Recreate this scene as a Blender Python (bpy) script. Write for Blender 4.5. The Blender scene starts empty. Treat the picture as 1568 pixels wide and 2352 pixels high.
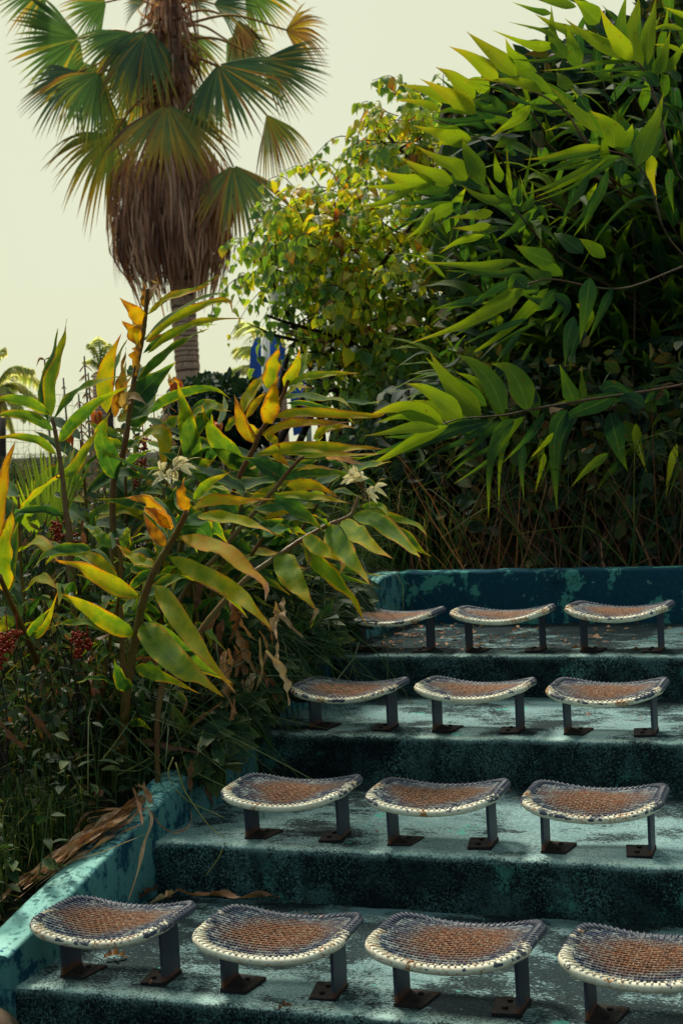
import bpy, math, random
import numpy as np
from mathutils import Vector, Matrix, noise as mnoise
SC = bpy.context.scene
COL = SC.collection
R = math.radians
# ------------------------------------------------------------------ camera model (terrace frame: x along rows, y up the steps)
FPX, PIT, ROL, YAW, EYE = 3462.2, .0462, .048, .35, 1.577
def ray(px, py):
    U = px-784; V = py-1176
    u = math.cos(ROL)*U-math.sin(ROL)*V; v = math.sin(ROL)*U+math.cos(ROL)*V
    cx, cy, cz = u/FPX, 1., -v/FPX
    y = cy*math.cos(PIT)+cz*math.sin(PIT); z = -cy*math.sin(PIT)+cz*math.cos(PIT)
    c, s = math.cos(YAW), math.sin(YAW)
    return Vector((cx*c-y*s, cx*s+y*c, z))
EYEV = Vector((0, 0, EYE))
def W(px, py, D): return EYEV+ray(px, py)*D
def Wz(px, py, z):
    r = ray(px, py); return EYEV+r*((z-EYE)/r.z)
def ramp(n): return .10+(n-3.79)*.2105
def Wramp(px, py, off=.0):
    r = ray(px, py); k = .2105
    return EYEV+r*((ramp(0)+off-EYE)/(r.z-k*r.y))
VIEW = Vector((-math.sin(YAW), math.cos(YAW), -.046)).normalized()
# ------------------------------------------------------------------ tagging
def tag(o, label=None, cat=None, group=None, kind=None):
    if label: o['label'] = label
    if cat: o['category'] = cat
    if group: o['group'] = group
    if kind: o['kind'] = kind
    return o
def empty(name, loc=(0, 0, 0), rz=0):
    o = bpy.data.objects.new(name, None); COL.objects.link(o)
    o.location = loc; o.rotation_euler = (0, 0, rz); o.empty_display_size = .1
    return o
def copy_tree(o, parent=None):
    c = o.copy(); COL.objects.link(c)
    if parent:
        c.parent = parent; c.matrix_parent_inverse = o.matrix_parent_inverse
    for ch in [x for x in bpy.data.objects if x.parent == o]:
        copy_tree(ch, c)
    return c
# ------------------------------------------------------------------ mesh builder
class MB:
    def __init__(s): s.v = []; s.f = []; s.a = []
    def add(s, vs, fs, at=None):
        b = len(s.v); s.v += [tuple(p) for p in vs]
        s.f += [tuple(i+b for i in f) for f in fs]
        s.a += at if at else [(.5, .5, .5, .5)]*len(vs)
    def build(s, name, mat, parent=None, smooth=True, origin=None):
        me = bpy.data.meshes.new(name)
        vs = s.v
        if origin is not None: vs = [(x-origin[0], y-origin[1], z-origin[2]) for x, y, z in vs]
        me.from_pydata(vs, [], s.f)
        ca = me.color_attributes.new('col', 'FLOAT_COLOR', 'POINT')
        ca.data.foreach_set('color', np.array(s.a, dtype=np.float32).ravel())
        if smooth: me.polygons.foreach_set('use_smooth', [True]*len(me.polygons))
        me.materials.append(mat)
        o = bpy.data.objects.new(name, me); COL.objects.link(o)
        if parent is not None: o.parent = parent
        elif origin is not None: o.location = origin
        return o
    def box(s, x0, x1, y0, y1, z0, z1):
        vs = [(x, y, z) for z in (z0, z1) for y in (y0, y1) for x in (x0, x1)]
        s.add(vs, [(0, 2, 3, 1), (4, 5, 7, 6), (0, 1, 5, 4), (1, 3, 7, 5), (3, 2, 6, 7), (2, 0, 4, 6)])
def perp(T, hint=None):
    h = hint if hint is not None else Vector((0, 0, 1))
    S = T.cross(h)
    if S.length < 1e-4: S = T.cross(Vector((1, .3, .2)))
    return S.normalized()
def tube(mb, pts, rad, sides=6, closed=False, attr=None, cap=True, hint=None):
    pts = [Vector(p) for p in pts]; n = len(pts)
    if not hasattr(rad, '__len__'): rad = [rad]*n
    vs = []; at = []
    for i, p in enumerate(pts):
        a = pts[(i-1) % n] if (closed or i > 0) else p
        b = pts[(i+1) % n] if (closed or i < n-1) else p
        T = (b-a)
        T = T.normalized() if T.length > 1e-9 else Vector((0, 0, 1))
        S = perp(T, hint or Vector((.13, .21, .97)) if abs(T.z) < .9 else Vector((0, 1, 0))); N = S.cross(T)
        for k in range(sides):
            w = 2*math.pi*k/sides
            vs.append(p+(S*math.cos(w)+N*math.sin(w))*rad[i])
            at.append(attr if attr else (k/sides, i/max(1, n-1), .5, .5))
    fs = []
    for i in range(n if closed else n-1):
        j = (i+1) % n
        for k in range(sides):
            l = (k+1) % sides
            fs.append((i*sides+k, i*sides+l, j*sides+l, j*sides+k))
    if cap and not closed:
        fs.append(tuple(range(sides))[::-1]); fs.append(tuple((n-1)*sides+k for k in range(sides)))
    mb.add(vs, fs, at)
def spline(P, n):
    P = [Vector(p) for p in P]
    if len(P) == 2: return [P[0].lerp(P[1], i/n) for i in range(n+1)]
    Q = [P[0]*2-P[1]]+P+[P[-1]*2-P[-2]]; m = len(P)-1; out = []
    for i in range(n+1):
        x = i/n*m; k = min(int(x), m-1); t = x-k
        a, b, c, d = Q[k:k+4]
        out.append(.5*((2*b)+(c-a)*t+(2*a-5*b+4*c-d)*t*t+(3*b-a-3*c+d)*t**3))
    return out
def prof_ginger(t): return (min(1, t/.12)**.7)*(1-max(0, (t-.30)/.70)**2.1)*(.55+.45*math.sin(math.pi*min(1, t*1.15)**.8) if t < .87 else .55+.45*math.sin(math.pi*min(1, .87*1.15)**.8))
def prof_grass(t):
    if t < .24: return (t/.24)**.6
    s = (t-.24)/.76
    return max(0, 1-s)**1.2*(1+.35*s)
def prof_heart(t): return (min(1, t/.16)**.5)*(1-t)**.75*1.15
def prof_oval(t): return math.sin(math.pi*min(1, max(0, t))**.85)
def leaf(mb, P, w, face=None, roll=0., state=.2, prof=prof_ginger, seg=10, fold=.25, wave=.05, rnd=None, rng=random, curl=0., wf=3.):
    """blade along the points P; colour attribute = (across 0-1, along 0-1, random, state)"""
    C = spline(P, seg); rnd = rng.random() if rnd is None else rnd
    ph = rng.random()*6.28; us = (-1, -.5, 0, .5, 1)
    N0 = face if face is not None else Vector((0, 0, 1))
    vs = []; at = []
    for i, p in enumerate(C):
        t = i/seg
        T = (C[min(seg, i+1)]-C[max(0, i-1)])
        T = T.normalized() if T.length > 1e-9 else Vector((0, 0, 1))
        S = perp(T, N0); N = S.cross(T)
        rr = roll+curl*t
        S2 = S*math.cos(rr)+N*math.sin(rr); N2 = N*math.cos(rr)-S*math.sin(rr)
        hw = .5*w*max(.012, prof(t))
        for u in us:
            z = fold*abs(u)*hw+wave*w*abs(u)*math.sin(ph+t*wf*6.28+(1.7 if u > 0 else 0))*(.3+.7*math.sin(math.pi*t))
            vs.append(p+S2*(u*hw*(1-.12*abs(fold)))+N2*z)
            at.append((u*.5+.5, t, rnd, state))
    fs = []
    for i in range(seg):
        for k in range(4):
            a = i*5+k; fs.append((a, a+1, a+6, a+5))
    mb.add(vs, fs, at)
def leaf_small(mb, p, d, N, L, w, state, rng, droop=.25, heart=True):
    """cheap six-face leaf: point p, direction d, face normal N"""
    S = d.cross(N).normalized(); N = S.cross(d).normalized(); r = rng.random()
    prof = ((0, .03), (.12, .85), (.38, 1.), (.7, .6), (1, .02)) if heart else ((0, .03), (.25, .8), (.5, 1.), (.78, .62), (1, .02))
    vs = []; at = []
    f = rng.uniform(.1, .5)
    for t, k in prof:
        c = p+d*(L*t)-N*(droop*L*t*t)
        for u in (-1, 0, 1):
            vs.append(c+S*(u*k*w*.5)+N*(abs(u)*f*k*w*.5)); at.append((u*.5+.5, t, r, state))
    fs = []
    for i in range(4):
        for k in range(2):
            a = i*3+k; fs.append((a, a+1, a+4, a+3))
    mb.add(vs, fs, at)
def rvec(rng):
    while True:
        v = Vector((rng.uniform(-1, 1), rng.uniform(-1, 1), rng.uniform(-1, 1)))
        if .05 < v.length < 1: return v.normalized()
# ------------------------------------------------------------------ node helpers
class NT:
    def __init__(s, name):
        s.m = bpy.data.materials.new(name); s.m.use_nodes = True
        s.t = s.m.node_tree; s.t.nodes.clear()
        s.out = s.t.nodes.new('ShaderNodeOutputMaterial')
    def n(s, typ, **kw):
        nd = s.t.nodes.new(typ)
        for k, v in kw.items():
            if k.startswith('i_'): nd.inputs[k[2:].replace('_', ' ')].default_value = v
            else: setattr(nd, k, v)
        return nd
    def l(s, a, b): s.t.links.new(a, b)
    def math(s, op, a, b=None, c=None, clamp=False):
        nd = s.t.nodes.new('ShaderNodeMath'); nd.operation = op; nd.use_clamp = clamp
        for i, x in enumerate((a, b, c)):
            if x is None: continue
            if isinstance(x, (int, float)): nd.inputs[i].default_value = x
            else: s.l(x, nd.inputs[i])
        return nd.outputs[0]
    def mix(s, f, a, b):
        nd = s.t.nodes.new('ShaderNodeMix'); nd.data_type = 'RGBA'
        for i, x in ((0, f), (6, a), (7, b)):
            if isinstance(x, (int, float)): nd.inputs[i].default_value = x
            elif isinstance(x, tuple): nd.inputs[i].default_value = (*x, 1)
            else: s.l(x, nd.inputs[i])
        return nd.outputs[2]
    def ramp(s, f, stops):
        nd = s.t.nodes.new('ShaderNodeValToRGB'); e = nd.color_ramp.elements
        while len(e) < len(stops): e.new(.5)
        for q, (p, c) in zip(e, stops):
            q.position = p; q.color = (*c, 1) if len(c) == 3 else c
        s.l(f, nd.inputs[0]); return nd.outputs[0]
    def smooth(s, x, lo, hi):
        nd = s.t.nodes.new('ShaderNodeMapRange'); nd.interpolation_type = 'SMOOTHSTEP'
        nd.inputs[1].default_value = lo; nd.inputs[2].default_value = hi
        s.l(x, nd.inputs[0]); return nd.outputs[0]
    def coords(s, kind='Object', scale=(1, 1, 1), loc=None):
        tc = s.t.nodes.new('ShaderNodeTexCoord'); mp = s.t.nodes.new('ShaderNodeMapping')
        mp.inputs['Scale'].default_value = scale
        if loc is not None: s.l(loc, mp.inputs['Location'])
        s.l(tc.outputs[kind], mp.inputs[0]); return mp.outputs[0]
    def noise(s, vec, scale, detail=5, rough=.6, dist=0.):
        nd = s.t.nodes.new('ShaderNodeTexNoise')
        nd.inputs['Scale'].default_value = scale; nd.inputs['Detail'].default_value = detail
        nd.inputs['Roughness'].default_value = rough; nd.inputs['Distortion'].default_value = dist
        s.l(vec, nd.inputs['Vector']); return nd.outputs[0]
    def bsdf(s, col, rough=.6, spec=.5, bump=None, bstr=.3, bdist=.01, metal=0.):
        b = s.t.nodes.new('ShaderNodeBsdfPrincipled')
        for k, x in (('Base Color', col), ('Roughness', rough), ('Metallic', metal)):
            if isinstance(x, (int, float)): b.inputs[k].default_value = x
            elif isinstance(x, tuple): b.inputs[k].default_value = (*x, 1)
            else: s.l(x, b.inputs[k])
        b.inputs['Specular IOR Level'].default_value = spec
        if bump is not None:
            bp = s.t.nodes.new('ShaderNodeBump'); bp.inputs['Strength'].default_value = bstr; bp.inputs['Distance'].default_value = bdist
            s.l(bump, bp.inputs['Height']); s.l(bp.outputs[0], b.inputs['Normal'])
        return b
    def done(s, sh): s.l(sh.outputs[0], s.out.inputs[0]); return s.m
# ------------------------------------------------------------------ materials
def leaf_mat(name, stops, rough=.42, trans=.38, tcol=(1.5, 1.6, .7), spec=.45, edge_k=.38, tip_k=.30, noise_k=.45, nscale=14, ribs=26, rib_d=.12, hue=.18):
    m = NT(name)
    at = m.n('ShaderNodeAttribute', attribute_name='col')
    sep = m.n('ShaderNodeSeparateColor'); m.l(at.outputs['Color'], sep.inputs[0])
    u, t, rnd = sep.outputs[0], sep.outputs[1], sep.outputs[2]; st = at.outputs['Alpha']
    e = m.math('ABSOLUTE', m.math('SUBTRACT', m.math('MULTIPLY', u, 2.), 1.))
    vec = m.coords('Object')
    nz = m.noise(vec, nscale, 4, .6)
    nbig = m.noise(vec, nscale*.4, 3, .6)
    v = m.math('ADD', st, m.math('MULTIPLY', m.math('MULTIPLY', m.math('POWER', e, 4.), m.smooth(nbig, .36, .68)), edge_k*1.25))
    v = m.math('ADD', v, m.math('MULTIPLY', m.math('POWER', t, 3.5), tip_k))
    v = m.math('ADD', v, m.math('MULTIPLY', m.math('SUBTRACT', nz, .5), noise_k), clamp=True)
    col = m.ramp(v, stops)
    # per-leaf tone and long fine ribs
    tone = m.math('ADD', 1-hue*.5, m.math('MULTIPLY', rnd, hue))
    rib = m.math('SINE', m.math('MULTIPLY', u, ribs*6.283))
    rib2 = m.math('ADD', 1., m.math('MULTIPLY', rib, rib_d))
    fine = m.noise(vec, 160, 2, .5)
    k = m.math('MULTIPLY', m.math('MULTIPLY', tone, rib2), m.math('ADD', .8, m.math('MULTIPLY', fine, .4)))
    mul = m.n('ShaderNodeVectorMath', operation='SCALE'); m.l(col, mul.inputs[0]); m.l(k, mul.inputs['Scale'])
    mid = m.smooth(e, .09, .02)
    c2 = m.mix(m.math('MULTIPLY', mid, .22), mul.outputs[0], (.26, .32, .10))
    spot = m.noise(vec, nscale*5.5, 3, .7)
    c2 = m.mix(m.math('MULTIPLY', m.smooth(m.math('ADD', spot, m.math('MULTIPLY', m.math('MULTIPLY', e, e), .05)), .665, .70), .8), c2, (.13, .05, .018))
    b = m.bsdf(c2, rough, spec, bump=rib, bstr=.25, bdist=.002)
    tr = m.n('ShaderNodeBsdfTranslucent')
    tm = m.n('ShaderNodeVectorMath', operation='MULTIPLY'); m.l(c2, tm.inputs[0]); tm.inputs[1].default_value = tcol
    m.l(tm.outputs[0], tr.inputs[0])
    mx = m.n('ShaderNodeMixShader'); mx.inputs[0].default_value = trans
    m.l(b.outputs[0], mx.inputs[1]); m.l(tr.outputs[0], mx.inputs[2])
    return m.done(mx)
M = {}
M['ginger'] = leaf_mat('ginger_leaf', [(0, (.014, .055, .028)), (.20, (.045, .13, .035)), (.36, (.16, .25, .018)), (.52, (.40, .35, .015)), (.68, (.55, .26, .012)), (.82, (.30, .09, .02)), (1, (.34, .22, .13))], trans=.45, tcol=(1.75, 1.7, .45), edge_k=.5, tip_k=.40, spec=.15, rough=.62, rib_d=.16, nscale=18)
M['bamboo'] = leaf_mat('bamboo_leaf', [(0, (.010, .040, .030)), (.14, (.020, .065, .030)), (.28, (.065, .135, .016)), (.5, (.20, .27, .012)), (.75, (.36, .28, .02)), (1, (.30, .12, .03))], trans=.46, tcol=(1.9, 1.9, .5), edge_k=.05, tip_k=.36, noise_k=.3, nscale=6, ribs=14, rib_d=.22, rough=.55, spec=.2)
M['vine'] = leaf_mat('vine_leaf', [(0, (.05, .15, .05)), (.3, (.17, .30, .04)), (.52, (.42, .48, .035)), (.74, (.62, .46, .03)), (.92, (.46, .16, .02)), (1, (.2, .07, .03))], trans=.5, tcol=(1.8, 1.7, .6), ribs=5, rib_d=.06, noise_k=.3, nscale=6, hue=.35)
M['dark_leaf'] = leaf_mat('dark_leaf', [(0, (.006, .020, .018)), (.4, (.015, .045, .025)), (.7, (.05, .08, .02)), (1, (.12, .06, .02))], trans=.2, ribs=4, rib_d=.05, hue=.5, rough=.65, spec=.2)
M['weed'] = leaf_mat('weed_leaf', [(0, (.008, .028, .016)), (.4, (.018, .058, .022)), (.7, (.10, .13, .03)), (1, (.30, .14, .03))], trans=.25, ribs=4, rib_d=.05, hue=.6, rough=.6, spec=.25)
M['nandina'] = leaf_mat('nandina_leaf', [(0, (.02, .05, .03)), (.4, (.05, .09, .03)), (.65, (.22, .08, .03)), (1, (.35, .05, .02))], trans=.3, ribs=3, rib_d=.05, hue=.6)
M['grass'] = leaf_mat('grass_blade', [(0, (.008, .030, .016)), (.4, (.022, .060, .020)), (.7, (.13, .15, .03)), (1, (.30, .18, .07))], trans=.25, spec=.15, rough=.6, ribs=3, rib_d=.1, hue=.7, edge_k=0)
M['palm'] = leaf_mat('palm_frond', [(0, (.035, .085, .045)), (.26, (.08, .15, .06)), (.42, (.22, .25, .06)), (.58, (.50, .30, .03)), (.82, (.36, .15, .04)), (1, (.22, .11, .06))], trans=.38, tcol=(1.4, 1.5, .6), edge_k=.0, tip_k=.50, noise_k=.35, nscale=1.3, ribs=2, rib_d=.1, hue=.5)
M['feather'] = leaf_mat('feather_frond', [(0, (.30, .38, .18)), (.5, (.52, .54, .24)), (1, (.6, .52, .24))], trans=.7, tcol=(1.7, 1.7, 1.3), hue=.5, edge_k=0)
M['seedling'] = leaf_mat('seedling_frond', [(0, (.10, .19, .02)), (.5, (.22, .30, .02)), (.8, (.42, .36, .03)), (1, (.4, .2, .04))], trans=.5, tcol=(1.8, 1.8, .6), edge_k=.0, tip_k=.35, noise_k=.25, ribs=3, rib_d=.1)
M['dead'] = leaf_mat('dead_leaf', [(0, (.56, .38, .23)), (.35, (.38, .18, .085)), (.65, (.20, .075, .035)), (1, (.07, .03, .02))], trans=.15, edge_k=.1, tip_k=.1, noise_k=.7, nscale=25, ribs=9, rib_d=.22, hue=.5, rough=.6)
M['skirt'] = leaf_mat('dead_frond', [(0, (.72, .42, .30)), (.35, (.55, .26, .175)), (.7, (.30, .12, .085)), (1, (.12, .05, .04))], trans=.25, edge_k=0, tip_k=.1, noise_k=.6, nscale=2.5, ribs=3, rib_d=.25, hue=.9, rough=.75)
M['petal'] = leaf_mat('flower_petal', [(0, (.86, .78, .50)), (.6, (.78, .62, .26)), (1, (.6, .3, .05))], trans=.35, tcol=(1.1, 1.1, 1.), edge_k=0, tip_k=.0, noise_k=.2, ribs=4, rib_d=.03)
M['orange_petal'] = leaf_mat('orange_flower', [(0, (.75, .25, .01)), (.6, (.62, .14, .01)), (1, (.4, .06, .01))], trans=.35, tcol=(1.4, 1.1, 1.), edge_k=0, tip_k=.3, noise_k=.4)
M['white_petal'] = leaf_mat('white_petal', [(0, (.8, .8, .76)), (1, (.75, .7, .6))], trans=.35, tcol=(1.1, 1.1, 1.), edge_k=0, tip_k=.0, noise_k=.1)
def stem_mat(name, c1, c2, c3, scale=9, rough=.5, rings=0.):
    m = NT(name); v = m.coords('Object', (1, 1, .35)); v0 = m.coords('Object')
    a = m.noise(v, scale, 6, .65); b = m.noise(v, scale*9, 3, .6)
    col = m.mix(m.smooth(a, .40, .62), c1, c2); col = m.mix(m.smooth(b, .55, .75), col, c3)
    h = b
    if rings:
        at = m.n('ShaderNodeAttribute', attribute_name='col'); sp = m.n('ShaderNodeSeparateColor'); m.l(at.outputs['Color'], sp.inputs[0])
        s = m.math('SINE', m.math('ADD', m.math('MULTIPLY', sp.outputs[1], rings), m.math('MULTIPLY', a, 7.)))
        col = m.mix(m.smooth(s, .55, .95), col, c3); h = s
    return m.done(m.bsdf(col, rough, .35, bump=h, bstr=.5, bdist=.004))
M['ginger_stem'] = stem_mat('ginger_stem', (.16, .105, .022), (.17, .065, .022), (.07, .025, .012), 7, .4)
M['cane'] = stem_mat('cane_stem', (.13, .05, .018), (.06, .05, .016), (.035, .02, .01), 4)
M['branch'] = stem_mat('branch_bark', (.03, .02, .016), (.055, .035, .025), (.015, .011, .01), 8, .8)
M['trunk'] = stem_mat('palm_trunk', (.60, .36, .25), (.44, .24, .16), (.13, .06, .04), 3, .9, rings=230.)
M['petiole'] = stem_mat('palm_petiole', (.46, .25, .04), (.40, .15, .04), (.16, .06, .02), 2, .5)
M['dry_stalk'] = stem_mat('dry_stalk', (.42, .34, .26), (.24, .16, .10), (.08, .045, .03), 14, .9)
M['rubble'] = stem_mat('rubble_stone', (.12, .075, .045), (.17, .12, .08), (.03, .02, .015), 14, .95)
def berry():
    m = NT('red_berry'); a = m.noise(m.coords('Object'), 40, 2)
    return m.done(m.bsdf(m.mix(a, (.34, .03, .006), (.17, .012, .004)), .55, .2))
M['berry'] = berry()
def plain(name, c, c2, scale=6, rough=.5, spec=.4):
    m = NT(name); v = m.coords('Object'); a = m.noise(v, scale, 6, .65)
    return m.done(m.bsdf(m.mix(m.smooth(a, .35, .7), c, c2), rough, spec, bump=a, bstr=.1))
M['blue'] = plain('blue_plastic', (.012, .09, .50), (.02, .13, .55), 2, .4)
M['white_post'] = plain('white_post', (.70, .70, .66), (.5, .5, .46), 5, .6)
M['wire'] = plain('fence_wire', (.10, .13, .12), (.18, .12, .08), 9, .7)
M['hill'] = plain('hill_cover', (.05, .075, .04), (.09, .10, .05), .02, 1., 0.)
# ---- concrete
def concrete(name, kind):
    m = NT(name); v = m.coords('Object')
    sep = m.n('ShaderNodeSeparateXYZ'); m.l(v, sep.inputs[0])
    big = m.noise(v, 1.7, 6, .65, .4); mid = m.noise(v, 7, 8, .68, .3); fine = m.noise(v, 45, 6, .7); grit = m.noise(v, 190, 3, .6)
    vs = m.coords('Object', (1, 4.5, 4.5)); streak = m.noise(vs, 11, 7, .68)           # grain along the row
    vv = m.coords('Object', (9, 9, 1.3)); run = m.noise(vv, 1.4, 6, .62)              # run-off streaks
    spk = m.noise(v, 130, 4, .75); spk2 = m.noise(m.coords('Object', (1, 1.8, 1.8)), 75, 5, .75)
    def spread(x, k=1.6): return m.math('ADD', .5, m.math('MULTIPLY', m.math('SUBTRACT', x, .5), k))
    if kind == 'tread':
        base = m.mix(m.smooth(mid, .35, .65), (.28, .47, .49), (.44, .62, .62))
        base = m.mix(m.smooth(spk, .42, .66), (.15, .25, .26), base)
        patch = m.noise(v, 2.1, 3, .5, .7); blot = m.noise(m.coords('Object', (1, 1.7, 1)), 5.5, 5, .6, .5)
        dirt_and_shade = m.math('ADD', m.math('MULTIPLY', patch, .9), m.math('ADD', m.math('MULTIPLY', blot, .6), m.math('ADD', m.math('MULTIPLY', spread(spk2, 2.6), .30), m.math('MULTIPLY', streak, .20))))
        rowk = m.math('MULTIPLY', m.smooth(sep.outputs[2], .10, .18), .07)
        dirt_and_shade = m.math('ADD', m.math('SUBTRACT', dirt_and_shade, rowk), m.math('MULTIPLY', m.smooth(sep.outputs[2], .30, .56), .17))  # upper treads darkened further: shade put into the colour, along with dirt and litter
        col = m.mix(m.math('MULTIPLY', m.smooth(dirt_and_shade, .95, 1.045), .95), base, (.014, .023, .028))
        col = m.mix(m.math('MULTIPLY', m.smooth(m.math('ADD', m.math('MULTIPLY', spread(spk), .6), m.math('MULTIPLY', blot, .4)), .58, .70), .28), col, (.30, .44, .43))
        col = m.mix(m.math('MULTIPLY', m.smooth(spk, .60, .68), .6), col, (.015, .02, .022))
        col = m.mix(m.smooth(m.math('MULTIPLY', m.noise(v, 2.9, 6, .65), m.math('ADD', mid, .4)), .60, .66), col, (.10, .46, .38))
        at = m.n('ShaderNodeAttribute', attribute_name='col'); sp = m.n('ShaderNodeSeparateColor'); m.l(at.outputs['Color'], sp.inputs[0])
        # r = 1 on riser faces, g = nosing wear, b = foot of the riser / rear of the tread
        big2 = m.noise(v, 3.1, 5, .6, .5)
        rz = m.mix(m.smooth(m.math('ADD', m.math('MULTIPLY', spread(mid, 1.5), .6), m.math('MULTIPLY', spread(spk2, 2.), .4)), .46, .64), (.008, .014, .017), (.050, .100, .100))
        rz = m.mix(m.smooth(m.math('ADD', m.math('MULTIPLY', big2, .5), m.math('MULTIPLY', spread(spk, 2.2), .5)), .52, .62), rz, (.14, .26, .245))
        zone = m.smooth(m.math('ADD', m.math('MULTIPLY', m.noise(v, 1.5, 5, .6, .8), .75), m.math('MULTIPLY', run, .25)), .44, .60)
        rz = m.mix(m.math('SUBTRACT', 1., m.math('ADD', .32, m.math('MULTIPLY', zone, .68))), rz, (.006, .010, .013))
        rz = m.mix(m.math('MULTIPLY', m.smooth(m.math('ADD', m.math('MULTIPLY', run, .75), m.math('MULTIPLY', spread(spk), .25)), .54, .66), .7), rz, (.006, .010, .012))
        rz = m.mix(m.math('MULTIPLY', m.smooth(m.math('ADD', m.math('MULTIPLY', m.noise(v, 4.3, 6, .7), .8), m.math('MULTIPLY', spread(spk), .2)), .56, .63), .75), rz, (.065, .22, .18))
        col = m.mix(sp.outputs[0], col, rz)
        edge = m.math('MULTIPLY', sp.outputs[1], m.smooth(m.math('ADD', m.math('MULTIPLY', mid, .6), m.math('MULTIPLY', spread(spk), .5)), .46, .62))
        col = m.mix(edge, col, (.46, .66, .61))
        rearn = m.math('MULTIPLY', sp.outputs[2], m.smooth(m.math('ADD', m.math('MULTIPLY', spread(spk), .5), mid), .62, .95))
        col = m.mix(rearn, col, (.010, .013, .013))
    elif kind == 'parapet':
        at = m.n('ShaderNodeAttribute', attribute_name='col'); sp = m.n('ShaderNodeSeparateColor'); m.l(at.outputs['Color'], sp.inputs[0])
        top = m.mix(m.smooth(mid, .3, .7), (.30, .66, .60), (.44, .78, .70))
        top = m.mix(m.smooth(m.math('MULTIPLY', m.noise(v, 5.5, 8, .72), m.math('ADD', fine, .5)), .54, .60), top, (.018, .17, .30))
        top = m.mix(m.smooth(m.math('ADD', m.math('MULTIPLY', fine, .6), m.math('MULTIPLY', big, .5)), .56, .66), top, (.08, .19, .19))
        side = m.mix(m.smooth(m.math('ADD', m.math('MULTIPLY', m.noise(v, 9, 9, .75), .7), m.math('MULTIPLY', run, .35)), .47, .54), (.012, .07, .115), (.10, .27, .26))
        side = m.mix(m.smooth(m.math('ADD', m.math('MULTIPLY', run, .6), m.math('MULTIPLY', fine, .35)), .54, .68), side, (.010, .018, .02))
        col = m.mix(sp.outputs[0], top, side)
    else:   # wall
        chips = m.math('ADD', m.math('MULTIPLY', m.noise(v, 6.5, 9, .72, .3), .75), m.math('MULTIPLY', run, .30))
        col = m.mix(m.smooth(fine, .4, .7), (.010, .055, .085), (.016, .075, .11))
        col = m.mix(m.smooth(chips, .555, .585), col, (.08, .29, .24))
        col = m.mix(m.smooth(m.noise(v, 15, 8, .7), .635, .655), col, (.15, .34, .29))
        col = m.mix(m.smooth(m.math('ADD', m.math('MULTIPLY', big, .7), m.math('MULTIPLY', fine, .35)), .60, .74), col, (.012, .02, .022))
    h = m.math('ADD', m.math('MULTIPLY', fine, .6), m.math('ADD', m.math('MULTIPLY', grit, .5), m.math('MULTIPLY', streak, .6)))
    return m.done(m.bsdf(col, .9, .08, bump=m.math('ADD', h, m.math('MULTIPLY', spk, .6)), bstr=.7, bdist=.006))
M['tread'] = concrete('weathered_concrete', 'tread'); M['parapet'] = concrete('flaking_aqua_paint', 'parapet'); M['wall'] = concrete('flaking_blue_paint', 'wall')
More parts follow.
